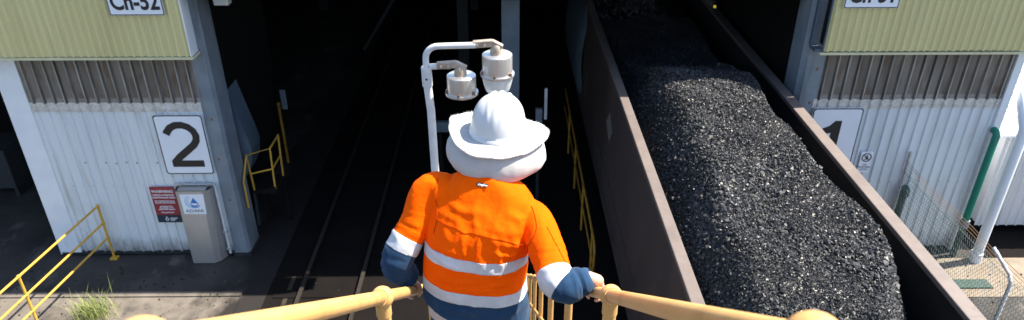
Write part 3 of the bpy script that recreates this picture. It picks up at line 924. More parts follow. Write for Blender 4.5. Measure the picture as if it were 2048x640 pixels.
ico = bmesh.new()
bmesh.ops.create_icosphere(ico, subdivisions=1, radius=1)
IV1 = np.array([v.co[:] for v in ico.verts])
IF1 = np.array([[v.index for v in f.verts] for f in ico.faces])
ico.free()
IV2 = np.array([(x, y, z) for z in (-1, 1) for y in (-1, 1) for x in (-1, 1)]) * .72
IF2 = np.array([(0, 2, 3), (0, 3, 1), (4, 5, 7), (4, 7, 6), (0, 1, 5), (0, 5, 4), (2, 6, 7), (2, 7, 3), (0, 4, 6), (0, 6, 2), (1, 3, 7), (1, 7, 5)])
C1, F1, R1 = rocks(IV1, IF1, 50000, .42, .0112)
C2, F2, R2 = rocks(IV2, IF2, 88000, .38, .0090)
C3, F3, R3 = rocks(IV1, IF1, 1600, .40, .028)
CV = np.concatenate([C1, C2, C3])
CF = np.concatenate([F1, F2 + len(C1), F3 + len(C1) + len(C2)])
CR = np.concatenate([R1, R2, R3])
nb_ = len(V)
allv = np.concatenate([V, CV])
me = bpy.data.meshes.new('coal_heap')
nq, ntr = len(Fc), len(CF)
me.vertices.add(len(allv))
me.vertices.foreach_set('co', allv.ravel())
loops = np.concatenate([np.array(Fc).ravel(), (CF + nb_).ravel()])
me.loops.add(len(loops))
me.loops.foreach_set('vertex_index', loops)
me.polygons.add(nq + ntr)
starts = np.concatenate([np.arange(nq) * 4, nq * 4 + np.arange(ntr) * 3])
me.polygons.foreach_set('loop_start', starts)
me.polygons.foreach_set('use_smooth', np.zeros(nq + ntr, dtype=bool))
me.update(calc_edges=True)
me.validate()
at_ = me.attributes.new('rnd', 'FLOAT', 'POINT')
at_.data.foreach_set('value', np.concatenate([np.full(nb_, .1), CR]).astype(np.float32))
me.materials.append(M['coal'])
co = bpy.data.objects.new('coal_heap', me)
link(co)
tag(co, 'heap of broken black coal filling the wagon', 'coal', kind='stuff')

# spilled crumbs of coal on the paving and rims
b = MB()
for i in range(420):
    u = rng.random()
    if u < .55: x, y, z = rng.uniform(-9.5, -5.1), rng.uniform(8.6, 11.6), (.03 if False else 0)
    elif u < .8: x, y, z = rng.uniform(-5.0, -2), rng.uniform(8.5, 12), 0
    else: x, y, z = rng.uniform(6.3, 10), rng.uniform(9, 11.6), .02
    if z == 0 and x < -5.05: z = .03 if y < 10.46 else (.055 if y < 10.6 else -.004)
    r_ = abs(rng.normal(.006, .006)) + .004
    vv = IV2 * r_ * rng.uniform(.5, 1.3, (8, 3)) + np.array([x, y, z + r_ * .4])
    b.add(vv.tolist(), IF2.tolist())
sp_ = b.build('coal_crumbs', M['coal'])
tag(sp_, 'loose crumbs of spilled coal scattered over the paving', 'coal', kind='stuff')

# yellow handrail between the tracks
yr = thing('walkway_handrail', (1.6, 13, 0), 'yellow pipe handrail along the left side of the coal wagon', 'handrail')
MB().tube([(1.6, 10.55, .25), (1.6, 10.5, .95), (1.6, 10.65, 1.1), (1.6, 17.5, 1.12)], .022, 8).build('top_rail', M['dusty_yellow'], yr, True)
MB().tube([(1.6, 10.6, .62), (1.6, 17.5, .62)], .018, 8).build('mid_rail', M['dusty_yellow'], yr, True)
MB().tube([(1.6, 10.52, .62), (1.52, 10.4, .60), (1.3, 10.32, .56), (1.12, 10.42, .45), (1.08, 10.5, .1)], .022, 8).build('end_loop', M['dusty_yellow'], yr, True)
for y in (10.9, 12.6, 14.3, 16.0):
    MB().tube([(1.6, y, 0), (1.6, y, 1.12)], .024, 8).build('post', M['dusty_yellow'], yr, True)

# ------------------------------------------------------------------ right side: pipes, little shed, fence
gpipe = thing('green_pipe', (9.0, 11.62, 0), 'green vertical pipe at the right corner of the white wall', 'pipe')
MB().tube([(8.98, 11.74, 2.76), (8.98, 11.66, 2.76), (8.98, 11.62, 2.70), (8.98, 11.62, .75)], .065, 14).build('pipe', M['green'], gpipe, True)
MB().tube([(8.98, 11.62, .86), (8.98, 11.62, .70)], .085, 14).build('coupling', M['blue_grey'], gpipe, True)
MB().tube([(8.98, 11.62, .70), (8.98, 11.62, .0)], .055, 12).build('lower_pipe', M['dark_green'], gpipe, True)
wp = thing('downpipe', (9.32, 11.4, 0), 'white round downpipe standing right of the green pipe', 'pipe')
MB().tube([(9.30, 11.86, 3.5), (9.30, 11.7, 3.3), (9.30, 11.45, 2.95), (9.30, 11.42, 2.85), (9.30, 11.42, .10)], .092, 16).build('pipe', M['white_trim'], wp, True)
MB().tube([(9.30, 11.42, .22), (9.30, 11.42, .0)], .112, 16).build('collar', M['white_trim'], wp, True)
ls = thing('site_hut', (11.6, 14, 0), 'light grey ribbed hut with white roof at the far right edge', 'hut')
MB().box(9.82, 14.0, 12.41, 16, .26, 2.4).build('body', M['shed_grey'], ls)
me_hut = rib_mesh('cladding_sheet', 4, .20, 2.34, m=M['shed_grey'])
for i in range(5): place('cladding_sheet', me_hut, ls, (9.80 + .76 * i, 12.40, 0))
rfm = MB()
for i in range(14):
    x = 9.55 + i * .3
    rfm.add([(x, 12.2, 2.36), (x + .296, 12.2, 2.36), (x + .296, 16.2, 3.3), (x, 16.2, 3.3), (x, 12.2, 2.40), (x + .296, 12.2, 2.40), (x + .296, 16.2, 3.34), (x, 16.2, 3.34)], BF)
    rfm.add([(x + .27, 12.19, 2.40), (x + .31, 12.19, 2.40), (x + .31, 16.2, 3.34), (x + .27, 16.2, 3.34), (x + .27, 12.19, 2.44), (x + .31, 12.19, 2.44), (x + .31, 16.2, 3.38), (x + .27, 16.2, 3.38)], BF)
rfm.build('roof', M['roof_white'], ls)
for x in (9.95, 11.6, 13.7): MB().box(x, x + .12, 12.55, 12.7, 0, .25).build('stump', M['black_int'], ls)
MB().box(9.85, 14.0, 12.9, 13.0, 0, .25).build('skirt', M['black_int'], ls)

fn = thing('chain_link_fence', (7.5, 9, 0), 'chain-link fence with cranked posts and barbed wire between wagon and right wall', 'fence')
FX = 7.5
b = MB()
pitch, rowh, ztop = .062, .05, 1.95
ys = np.arange(5.2, 11.70, pitch)
nrow = int(ztop / rowh)
for k, y in enumerate(ys):
    pts = []
    for r in range(nrow + 1):
        pts.append((FX + (.004 if r % 2 else -.004), y + (pitch * .52 if (r + k * 0) % 2 else -.0), .04 + r * rowh))
    b.tube(pts, .0030, 3, False)
    pts = [(FX - (.004 if r % 2 else -.004), y + pitch - (pitch * .52 if r % 2 else 0), .04 + r * rowh) for r in range(nrow + 1)]
    b.tube(pts, .0030, 3, False)
mesh_o = b.build('wire_mesh', M['wire'], fn)
tag(mesh_o, kind='stuff')
def fpost(y, kick, r=.03):
    MB().tube([(FX + .04, y, 0), (FX + .04, y, 1.86), (FX + .045, y + kick * .1, 1.97), (FX - .06, y + kick * .5, 2.20)], r, 10).build('cranked_post', M['galv_paint'], fn, True)
fpost(8.42, .9)
fpost(5.6, .9)
MB().tube([(FX + .02, 11.66, 0), (FX + .02, 11.66, 2.35)], .032, 10).build('end_post', M['galv'], fn, True)
for z, x in ((2.02, 7.50), (2.10, 7.48), (2.17, 7.46)):
    pts = [(x + .004 * math.sin(i * 2.1), 4.8 + i * .36, z - .012 * math.sin(i * 1.3)) for i in range(20)]
    MB().tube(pts, .0055, 4).build('barbed_wire', M['rope'], fn)
for z in (.06, 1.93): MB().tube([(FX, 5.2, z), (FX, 11.66, z)], .004, 5).build('tension_wire', M['wire'], fn)

bo_ = thing('bollard', (7.63, 11.66, 0), 'dark green round-topped bollard behind the chain-link fence', 'bollard')
MB().lathe([(0, 1.62), (.05, 1.61), (.085, 1.57), (.10, 1.50), (.10, 1.42), (.07, 1.36), (.065, .02), (0, .02)], (7.63, 11.66, 0), 18).build('post', M['dark_green'], bo_, True)
MB().lathe([(0, .04), (.13, .04), (.13, 0), (0, 0)], (7.63, 11.66, 0), 18).build('base', M['dark_green'], bo_)
dp = MB().box(8.35, 9.15, 10.55, 10.80, .02, .05).build('dark_plate', M['dark_green'])  # thin dark plate standing in for a dark shape on the slab
tag(dp, 'dark flat plate lying on the sandy concrete behind the fence', 'cover')

# ------------------------------------------------------------------ stairs under the photographer
def zr(y): return 7.137 - .775 * (y - 1.878)       # handrail axis height on the flight
RXL, RXR = -.411, .351
st = thing('steel_stair', (0, 9.6, 0), 'grey steel stair flight descending from the yellow handrails', 'stair')
me_t = MB().box(-.36, .30, -.12, .12, -.03, 0).mesh('tread')
me_t.materials.append(M['tread'])
y = .42
k = 0
while True:
    z = zr(y) - .98
    if z < .12: break
    place('tread', me_t, st, (0, y, z))
    y += .239
yb = y
for x in (RXL + .02, RXR - .02):
    MB().bar((x, .25, zr(.25) - 1.06), (x, yb, zr(yb) - 1.06), .03, .22).build('stringer', M['tread'], st)
MB().box(-.9, .9, -2.2, .29, zr(.42) - .85, zr(.42) - .79).build('landing', M['tread'], st)
for x in (-.85, .8):
    for y_ in (-2.1, .1): MB().box(x, x + .1, y_, y_ + .1, 0, zr(.42) - .852).build('support_leg', M['galv_paint'], st)

YS = [.612, 1.878, 3.125, 4.37, 5.615, 6.86, 8.10, 9.35]
def stair_rail(x, label):
    h = thing('stair_handrail', (x, 9.35, 0), label, 'handrail', 'yellow handrails of the stair')
    MB().tube([(x, -2.1, zr(.40)), (x, .30, zr(.40)), (x, .45, zr(.45) + .0), (x, 9.5, zr(9.5))], .0225, 20).build('top_rail', M['rail_yellow'], h, True)
    MB().tube([(x, .45, zr(.45) - .5), (x, 9.5, zr(9.5) - .5)], .019, 14).build('mid_rail', M['rail_yellow'], h, True)
    for yy in YS:
        z1 = zr(yy)
        po = MB().tube([(x, yy, max(.0, z1 - 1.05)), (x, yy, z1 - .02)], .0225, 18).build('stanchion', M['rail_yellow'], h, True)
        MB().ball((x, yy, z1), .038, 24, 14).build('ball_joint', M['rail_yellow'], po, True)
        MB().tube([(x, yy, z1 - .075), (x, yy, z1 - .02)], .026, 18).build('socket', M['rail_yellow'], po, True)
        d = Vector((0, .790, -.6125))
        c0 = Vector((x, yy, z1))
        for s in (-1, 1): MB().tube([c0 + d * s * .028, c0 + d * s * .047], .0275, 18).build('collar', M['rail_yellow'], po, True)
    return h


stair_rail(RXL, "pale yellow ball-jointed stair handrail under the person's left hand")
stair_rail(RXR, "pale yellow ball-jointed stair handrail under the person's right hand")

# ------------------------------------------------------------------ twin lamp on a pole
lp = thing('lamp_pole', (-.50, 4.62, 3.9), 'white cranked pole carrying two metal lamp fittings ahead of the person', 'lamp pole')
px, py = -.505, 4.66
MB().tube([(px, py, 3.75), (px - .02, py, 6.510), (px - .035, py, 6.730)], .029, 14).build('pole', M['galv_paint'], lp, True)
for z in (3.84, 4.02): MB().box(px - .04, RXL + .04, py - .035, py + .035, z, z + .05).build('pole_bracket', M['galv_paint'], lp)
MB().tube([(px - .034, py, 6.710), (px - .036, py, 6.850)], .036, 14).build('sleeve', M['galv_paint'], lp, True)
MB().lathe([(0, 0), (.008, 0), (.008, .004), (0, .004)], (px - .035, py - .037, 6.770), 8, (0, 1, 0)).build('set_screw', M['sign_black'], lp)
arm = [(px - .036, py, 6.840), (px - .036, py, 6.910)]
for k in range(1, 7):
    a = R(90 * k / 6)
    arm.append((px - .036 + .09 * (1 - math.cos(a)), py, 6.910 + .09 * math.sin(a)))
arm.append((px + .31, py - .01, 7.010))
MB().tube(arm, .0215, 12).build('bent_arm', M['galv_paint'], lp, True)
MB().tube([(px - .01, py, 6.852), (px + .13, py - .02, 6.864)], .021, 12).build('short_arm', M['galv_paint'], lp, True)


def fitting(name, cx, cy, ztop, r, hgt, glass, label, armz):
    f = thing(name, (cx, cy, ztop - hgt), label, 'lamp')
    MB().lathe([(0, ztop), (r * .9, ztop), (r * .98, ztop - .006), (r, ztop - .018), (r, ztop - hgt), (r * .93, ztop - hgt), (0, ztop - hgt + .01)], (cx, cy, 0), 40).build('can', M['lamp_can'], f, True)
    MB().lathe([(r * 1.0, -.008), (r * 1.13, -.008), (r * 1.15, 0), (r * 1.13, .010), (r * 1.0, .012)], (cx, cy, ztop - hgt), 40).build('clamp_ring', M['lamp_can'], f, True)
    for a in (-100, -35, -165, 80):
        x, y_ = cx + r * 1.06 * math.cos(R(a)), cy + r * 1.06 * math.sin(R(a))
        MB().box(x - .008, x + .008, y_ - .008, y_ + .008, ztop - hgt + .002, ztop - hgt + .03).build('latch', M['rust'], f)
    # knuckle bracket
    k = MB()
    k.lathe([(0, .075), (.020, .075), (.036, .06), (.042, .03), (.045, 0)], (cx - .005, cy, ztop - .002), 16)
    k.build('knuckle', M['bracket'], f, True)
    b = MB()
    b.bar((cx - .165, cy, armz + .002), (cx - .03, cy, armz + .012), .046, .046)
    b.bar((cx - .04, cy, armz + .018), (cx + .035, cy - .005, armz - .02), .042, .04)
    b.build('arm_clamp', M['bracket'], f, bevel=.006)
    for dx in (-.135, -.085): MB().lathe([(0, -.006), (.008, -.006), (.008, 0)], (cx + dx, cy - .024, armz + .003), 8, (0, 1, 0)).build('bolt', M['galv'], f)
    if glass:
        prof = []
        n = 24
        g_ = MB()
        seg = 48
        vs, fs = [], []
        pr2 = [(r * 1.02, -.012), (r * .98, -.04), (r * .88, -.085), (r * .78, -.118), (r * .70, -.128), (r * .3, -.132), (0.001, -.132)]
        for (rr_, z) in pr2:
            for q in range(seg):
                a = 2 * math.pi * q / seg
                ro = rr_ * (1 + (.018 if q % 2 else -.018) * (1 if rr_ > .03 else 0))
                vs.append((cx + ro * math.cos(a), cy + ro * math.sin(a), ztop - hgt + z))
        for i in range(len(pr2) - 1):
            for q in range(seg): fs.append((i * seg + q, i * seg + (q + 1) % seg, (i + 1) * seg + (q + 1) % seg, (i + 1) * seg + q))
        g_.add(vs, fs).build('glass_lens', M['glass'], f, True)
        MB().lathe([(0, -.012), (.03, -.02), (.035, -.06), (.028, -.095), (0, -.105)], (cx, cy, ztop - hgt), 14).build('bulb', M['sign_white'], f, True)
    return f


fitting('lamp_fitting', px + .455, py, 6.945, .105, .15, True, 'metal can lamp with ribbed glass lens on the upper arm', 7.010)
fitting('lamp_fitting', px + .205, py - .02, 6.800, .102, .135, False, 'metal can lamp without glass on the short lower arm', 6.866)

# ------------------------------------------------------------------ person
def evaluated(o):
    bpy.context.view_layer.update()
    me = bpy.data.meshes.new_from_object(o.evaluated_get(bpy.context.evaluated_depsgraph_get()))
    return me


def remesh(mb, voxel, smooth_it=6, fac=.5):
    me = bpy.data.meshes.new('tmp')
    me.from_pydata(mb.v, [], mb.f)
    o = bpy.data.objects.new('tmp', me)
    COL.objects.link(o)
    m = o.modifiers.new('r', 'REMESH')
    m.mode = 'VOXEL'
    m.voxel_size = voxel
    if smooth_it:
        s = o.modifiers.new('s', 'SMOOTH')
        s.iterations = smooth_it
        s.factor = fac
    out = evaluated(o)
    bpy.data.objects.remove(o)
    return out


def spline(pts, n):
    """Catmull-Rom through (point..., radius) tuples"""
    P = [np.array(q, float) for q in pts]
    P = [2 * P[0] - P[1]] + P + [2 * P[-1] - P[-2]]
    out = []
    m = len(P) - 3
    for i in range(m):
        for k in range(n):
            t_ = k / n
            a, b, c, d = P[i:i + 4]
            out.append(.5 * (2 * b + (c - a) * t_ + (2 * a - 5 * b + 4 * c - d) * t_ ** 2 + (3 * b - a - 3 * c + d) * t_ ** 3))
    out.append(P[-2])
    return out


def limb(mb, pts, n=6, seg=20):
    s = spline(pts, n)
    mb.tube([q[:3] for q in s], [float(q[3]) for q in s], seg)
    mb.ball(s[0][:3], float(s[0][3]), 16, 10)
    mb.ball(s[-1][:3], float(s[-1][3]), 16, 10)
    return s


def rings(mb, rs, seg=40, n=5, power=2.4):
    """rs: (x, y, z, a, b, yaw)   superellipse rings lofted upward"""
    s = spline(rs, n)
    vs, fs = [], []
    for x, y, z, a, b, yaw in s:
        cu, su = math.cos(yaw), math.sin(yaw)
        for k in range(seg):
            t_ = 2 * math.pi * k / seg
            c_, s_ = math.cos(t_), math.sin(t_)
            e = 2 / power
            lx = a * math.copysign(abs(c_) ** e, c_)
            ly = b * math.copysign(abs(s_) ** e, s_)
            vs.append((x + lx * cu + ly * su, y - lx * su + ly * cu, z))
    m = len(s)
    for i in range(m - 1):
        for k in range(seg):
            k2 = (k + 1) % seg
            fs.append((i * seg + k, i * seg + k2, (i + 1) * seg + k2, (i + 1) * seg + k))
    fs.append(tuple(range(seg))[::-1])
    fs.append(tuple((m - 1) * seg + k for k in range(seg)))
    mb.add(vs, fs)


YAW = R(15)
SHL, SHR = Vector((-.308, 2.550, 7.142)), Vector((.116, 2.43, 7.064))
ELL, ELR = Vector((-.452, 2.42, 6.885)), Vector((.205, 2.15, 6.965))
HAL, HAR = Vector((RXL, 2.50, zr(2.50) + .055)), Vector((RXR, 2.20, zr(2.20) + .055))
NECK = Vector((-.075, 2.52, 7.20))
HEADC = Vector((-.035, 2.665, 7.345))
UD = Vector((0, .790, -.6125))           # down along the rail
UN = Vector((0, .6125, .790))            # away from the rail, upward

person = thing('person', (-.10, 2.45, zr(2.45) - .98), 'person in orange and navy shirt and white hard hat gripping both handrails', 'person')

# body: one continuous surface (trunk, neck, head, arms, hands, legs)
B = MB()
limb(B, [(-.125, 2.40, 6.58, .135), (-.115, 2.43, 6.80, .125), (-.095, 2.47, 7.02, .13), (-.08, 2.50, 7.12, .10)])
limb(B, [(-.08, 2.50, 7.14, .062), (-.065, 2.57, 7.22, .058), (-.05, 2.62, 7.28, .058)], seg=16)
hrot = Matrix.Rotation(R(-18), 3, 'X') @ Matrix.Rotation(R(-10), 3, 'Z')
B.ball(HEADC, .105, 24, 16, (.76, .95, 1.12), hrot)
def hd(x, y, z): return HEADC + hrot @ Vector((x, y, z))
B.ball(hd(0, .055, -.075), .055, 16, 10, (.85, .9, .9), hrot)      # jaw
B.ball(hd(0, .108, -.02), .016, 12, 8, (.8, 1, 1.5), hrot)         # nose
B.ball(hd(0, .094, -.066), .016, 12, 8, (1.4, .7, .5), hrot)       # mouth
for s in (-1, 1):
    B.ball(hd(s * .082, -.005, -.015), .026, 12, 8, (.35, .7, 1.1), hrot)
    B.ball(hd(s * .033, .086, .022), .016, 12, 8, (1.1, .6, .5), hrot)
limb(B, [(-.235, 2.53, 7.12, .062), (*SHL, .055), (*(SHL * .5 + ELL * .5), .05), (*ELL, .042), (*(ELL * .4 + HAL * .6 + Vector((-.01, -.01, .02))), .036), (*(HAL + Vector((0, -.035, .035))), .027), (*(HAL + UD * -.02), .026)], seg=16)
limb(B, [(.06, 2.45, 7.06, .062), (*SHR, .055), (*(SHR * .5 + ELR * .5), .05), (*ELR, .042), (*(ELR * .45 + HAR * .55 + Vector((.0, -.0, .02))), .036), (*(HAR + Vector((-.02, -.03, .03))), .027), (*(HAR + UD * -.02), .026)], seg=16)


def hand(hp, s):
    """s = -1 left hand, +1 right hand; palm on top of the rail, fingers round the outer side, thumb on the inner"""
    ax = Vector((RXL if s < 0 else RXR, hp.y, zr(hp.y)))
    def q(u, ang, r): return ax + UD * u + (Vector((s, 0, 0)) * math.cos(R(ang)) + UN * math.sin(R(ang))) * r
    # palm
    for u in (-.012, .006, .024, .042):
        B.tube([q(u - .012, 118, .036), q(u, 80, .037), q(u + .002, 48, .036)], [.013, .014, .0115], 10)
    B.ball(q(.0, 85, .036), .030, 14, 8, (1.05, 1.15, .5), Matrix.Rotation(R(-38), 3, 'X'))
    for i, u in enumerate((-.014, .007, .027, .046)):
        ln_ = (.86, 1.0, .96, .82)[i]
        pts = [q(u, 55, .035)]
        for a in (25, -5, -40, -75): pts.append(q(u + .002 * i, 55 - (55 - a) * ln_, .0325))
        if i in (0, 3): pts.append(q(u + .002 * i, -105 * ln_, .034))
        B.tube(pts, [.0102, .0098, .0094, .0088, .008, .0065][:len(pts)], 10)
        B.ball(pts[-1], .0072, 8, 6)
    pts = [q(-.03, 110, .038), q(-.018, 140, .037), q(.002, 172, .035), q(.018, 200, .034), q(.028, 222, .034)]
    B.tube(pts, [.015, .013, .011, .010, .008], 10)
    B.ball(pts[-1], .008, 8, 6)


hand(HAL, -1)
hand(HAR, 1)
# legs
def tread_z(y_): 
    k_ = round((y_ - .42) / .239)
    return zr(.42 + k_ * .239) - .98, .42 + k_ * .239
fzL, fyL = tread_z(2.62)
fzR, fyR = tread_z(2.36)
limb(B, [(-.20, 2.42, 6.56, .09), (-.215, 2.56, 6.15, .062), (-.21, 2.50, fzL + .25, .05), (-.21, fyL - .02, fzL + .09, .042)], seg=16)
limb(B, [(-.04, 2.38, 6.56, .09), (-.02, 2.48, 6.22, .062), (-.02, 2.33, fzR + .25, .05), (-.02, fyR - .04, fzR + .09, .042)], seg=16)
me = remesh(B, .0055, 4, .4)
me.polygons.foreach_set('use_smooth', [True] * len(me.polygons))
me.transform(Matrix.Translation(-OFF[person.name]))
me.materials.clear()
me.materials.append(M['skin'])
body = link(bpy.data.objects.new('body', me), person)
for s in (-1, 1): MB().ball(hd(s * .033, .094, .018), .010, 10, 6).build('eye', M['eye'], body, True)
hb = MB()
vs = []
hb.ball(hd(0, -.012, .015), .107, 24, 14, (.78, .93, 1.05), hrot)
hb.v = [v for v in hb.v]
hb.build('hair', M['hair'], body, True)

# trousers and boots
T = MB()
rings(T, [(-.12, 2.40, 6.44, .20, .135, R(8)), (-.12, 2.40, 6.56, .205, .14, R(8)), (-.12, 2.405, 6.70, .195, .135, R(8))], power=2.6)
limb(T, [(-.205, 2.42, 6.50, .112), (-.22, 2.56, 6.15, .088), (-.215, 2.50, fzL + .28, .078), (-.21, fyL - .01, fzL + .07, .078)])
limb(T, [(-.035, 2.38, 6.50, .112), (-.015, 2.48, 6.22, .088), (-.02, 2.34, fzR + .28, .078), (-.02, fyR - .03, fzR + .07, .078)])
me = remesh(T, .009, 5)
bm = bmesh.new()
bm.from_mesh(me)
bm.normal_update()
for v in bm.verts:
    c_ = v.co
    v.co += v.normal * (.007 * noise.noise(Vector((c_.x * 9, c_.y * 9, c_.z * 22))) + .003 * noise.noise(c_ * 45))
bm.to_mesh(me)
bm.free()
me.polygons.foreach_set('use_smooth', [True] * len(me.polygons))
me.transform(Matrix.Translation(-OFF[person.name]))
me.materials.clear()
me.materials.append(M['navy'])
link(bpy.data.objects.new('trousers', me), person)
for bx, by, bz in ((-.21, fyL, fzL), (-.02, fyR, fzR)):
    b = MB()
    limb(b, [(bx, by - .07, bz + .045, .043), (bx, by + .06, bz + .045, .044), (bx, by + .15, bz + .038, .036)], seg=16)
    limb(b, [(bx, by - .055, bz + .05, .045), (bx, by - .05, bz + .16, .048)], seg=16)
    me = remesh(b, .007, 3)
    for v in me.vertices:
        if v.co.z < bz + .006: v.co.z = bz + .002
    me.polygons.foreach_set('use_smooth', [True] * len(me.polygons))
    me.transform(Matrix.Translation(-OFF[person.name]))
    me.materials.clear()
    me.materials.append(M['boot'])
    link(bpy.data.objects.new('boot', me), person)

# shirt: trunk and sleeves grown into one surface, then cut into orange, navy and tape panels
S = MB()
rings(S, [(-.125, 2.40, 6.60, .228, .155, R(8)), (-.128, 2.405, 6.70, .222, .15, R(8)), (-.128, 2.42, 6.82, .212, .145, R(10)),
          (-.118, 2.44, 6.95, .208, .145, R(12)), (-.10, 2.465, 7.05, .210, .142, YAW), (-.090, 2.49, 7.12, .205, .118, YAW),
          (-.085, 2.505, 7.172, .175, .098, YAW), (-.08, 2.515, 7.212, .122, .085, YAW), (-.077, 2.53, 7.245, .080, .074, YAW)], power=2.5)
armL = [(-.20, 2.525, 7.10, .084), (*SHL, .070), (*(SHL * .52 + ELL * .48 + Vector((.002, 0, .0))), .063), (*ELL, .061),
        (*(ELL * .5 + HAL * .5 + Vector((-.006, -.008, .0))), .051), (*(HAL + Vector((-.002, -.018, .028))), .038)]
armR = [(.03, 2.46, 7.045, .084), (*SHR, .073), (*(SHR * .52 + ELR * .48 + Vector((.002, 0, .004))), .065), (*ELR, .060),
        (*(ELR * .50 + HAR * .50 + Vector((.0, -.006, .004))), .049), (*(HAR + Vector((-.016, -.010, .018))), .038)]
AXL, AXR = limb(S, armL, 8, 28), limb(S, armR, 8, 28)
me = remesh(S, .0068, 8, .5)


def along(ax, P):
    """distance along the limb, distance from it, and angle index"""
    A = np.array([q[:3] for q in ax])
    rad = np.array([q[3] for q in ax])
    seg = A[1:] - A[:-1]
    ln_ = np.linalg.norm(seg, axis=1)
    cum = np.concatenate([[0], np.cumsum(ln_)])
    best = np.full(len(P), 1e9)
    tt = np.zeros(len(P))
    rr_ = np.zeros(len(P))
    for i in range(len(seg)):
        u = np.clip(((P - A[i]) @ seg[i]) / (ln_[i] ** 2), 0, 1)
        d_ = np.linalg.norm(P - (A[i] + u[:, None] * seg[i]), axis=1)
        m_ = d_ < best
        best[m_] = d_[m_]
        tt[m_] = (cum[i] + u * ln_[i])[m_]
        rr_[m_] = (rad[i] + (rad[i + 1] - rad[i]) * u)[m_]
    return tt, best, rr_, cum[-1]


nv = len(me.vertices)
P = np.zeros(nv * 3)
me.vertices.foreach_get('co', P)
P = P.reshape(-1, 3)
NR = np.zeros(nv * 3)
me.vertices.foreach_get('normal', NR)
NR = NR.reshape(-1, 3)
tL, dL, rL, lenL = along(AXL, P)
tR, dR, rR, lenR = along(AXR, P)
isL = (dL < rL * 1.30) & (tL > .115) & (P[:, 0] < -.29 - .25 * (7.1 - P[:, 2]) * 0 )
isR = (dR < rR * 1.30) & (tR > .115)
# folds in the cloth
disp = np.zeros(nv)
for i in range(nv):
    c_ = Vector(P[i])
    n1 = noise.noise(Vector((c_.x * 7 + c_.z * 5, c_.y * 5, c_.z * 9 - c_.x * 4)))
    n2 = noise.noise(Vector((c_.x * 17 - c_.z * 9, c_.y * 12, c_.z * 10 + c_.x * 12)) + Vector((5, 1, 3)))
    rg = 1 - abs(noise.noise(Vector((c_.x * 9 + c_.z * 6.5, c_.y * 6, c_.z * 3.2 - c_.x * 2)) + Vector((2.2, 7, 1)))) * 2
    rv = 1 - abs(noise.noise(Vector((c_.x * 15 - c_.z * 2.5, c_.y * 7, c_.z * 3.0)) + Vector((4.1, 2, 8)))) * 2.2
    d_ = .0045 * n1 + .0022 * n2 + .0055 * max(0, rg) ** 2 + .0048 * max(0, rv) ** 2
    for (t_, ok, ln_, k1) in ((tL[i], isL[i], lenL, 0), (tR[i], isR[i], lenR, 9)):
        if ok:
            f = t_ / ln_
            amp = .0008 + .0028 * math.exp(-((f - .50) / .10) ** 2) + .011 * min(1, max(0, (f - .64) / .2)) * (1 if f < .93 else max(0, (1 - f) / .07))
            wv = noise.noise(Vector((t_ * 44 + k1 + 6 * c_.x, c_.x * 11 + c_.z * 9, c_.y * 12)))
            wv = (1 - abs(wv) * 2.2)
            d_ = .7 * d_ + amp * (wv - .2) * .9
    disp[i] = d_
# a few long creases on the back: (points in X, Z), height, width
CREASE = [([(.10, 7.00), (.02, 6.985), (-.07, 7.01)], .007, .011), ([(.10, 6.975), (.05, 6.93), (.03, 6.90)], .006, .010), ([(.09, 7.04), (.04, 7.02), (-.02, 7.035)], .006, .012),
          ([(-.30, 7.01), (-.24, 6.985), (-.17, 6.99)], .006, .011), ([(-.30, 6.97), (-.25, 6.94), (-.20, 6.93)], .005, .010),
          ([(-.165, 7.06), (-.17, 7.02), (-.16, 6.97)], .007, .010), ([(-.045, 7.055), (-.03, 7.0), (-.015, 6.93)], .007, .010), ([(.03, 7.05), (.04, 7.0), (.035, 6.95)], .006, .009),
          ([(-.26, 6.875), (-.20, 6.862), (-.14, 6.868)], .006, .010), ([(.07, 6.895), (.01, 6.865), (-.06, 6.86)], .007, .010), ([(-.22, 6.84), (-.12, 6.835), (-.04, 6.842)], .005, .009),
          ([(-.22, 7.15), (-.16, 7.13), (-.12, 7.14)], .005, .012), ([(.02, 7.14), (.06, 7.11), (.09, 7.07)], .006, .012),
          ([(-.28, 6.75), (-.20, 6.73), (-.10, 6.735)], .006, .012), ([(.06, 6.74), (0, 6.715), (-.06, 6.72)], .006, .012)]
back = (NR[:, 1] < .15) & ~isL & ~isR
for pts_, hgt_, wid_ in CREASE:
    best_ = np.full(nv, 9.)
    along_ = np.zeros(nv)
    for i in range(len(pts_) - 1):
        a_, b_ = np.array(pts_[i]), np.array(pts_[i + 1])
        q_ = P[:, [0, 2]] - a_
        u_ = np.clip(q_ @ (b_ - a_) / ((b_ - a_) @ (b_ - a_)), 0, 1)
        d2_ = np.linalg.norm(q_ - u_[:, None] * (b_ - a_), axis=1)
        m_ = d2_ < best_
        best_[m_] = d2_[m_]
        along_[m_] = ((i + u_) / (len(pts_) - 1))[m_]
    fade = np.clip(np.minimum(along_, 1 - along_) * 3 + .35, 0, 1)
    disp += np.where(back, hgt_ * fade * (np.exp(-(best_ / wid_) ** 2) - .45 * np.exp(-((best_ - 2.0 * wid_) / wid_) ** 2)), 0)
# yoke step across the shoulders
yoke = P[:, 2] - (7.085 - .13 * (P[:, 0] + .10) - .35 * np.abs(P[:, 0] + .10) ** 2)
disp += np.where(~isL & ~isR, .0028 * np.clip(yoke / .010, 0, 1), .0028)
ed = np.zeros(len(me.edges) * 2, dtype=np.int64)
me.edges.foreach_get('vertices', ed)
ed = ed.reshape(-1, 2)
for _ in range(3):
    acc, cnt = np.zeros(nv), np.zeros(nv)
    for a_, b_ in ((0, 1), (1, 0)):
        np.add.at(acc, ed[:, a_], disp[ed[:, b_]])
        np.add.at(cnt, ed[:, a_], 1)
    wt = np.where(isL | isR, .25, .5)
    disp = (1 - wt) * disp + wt * acc / np.maximum(cnt, 1)
P2 = P + NR * disp[:, None]
me.vertices.foreach_set('co', P2.ravel())
me.update()

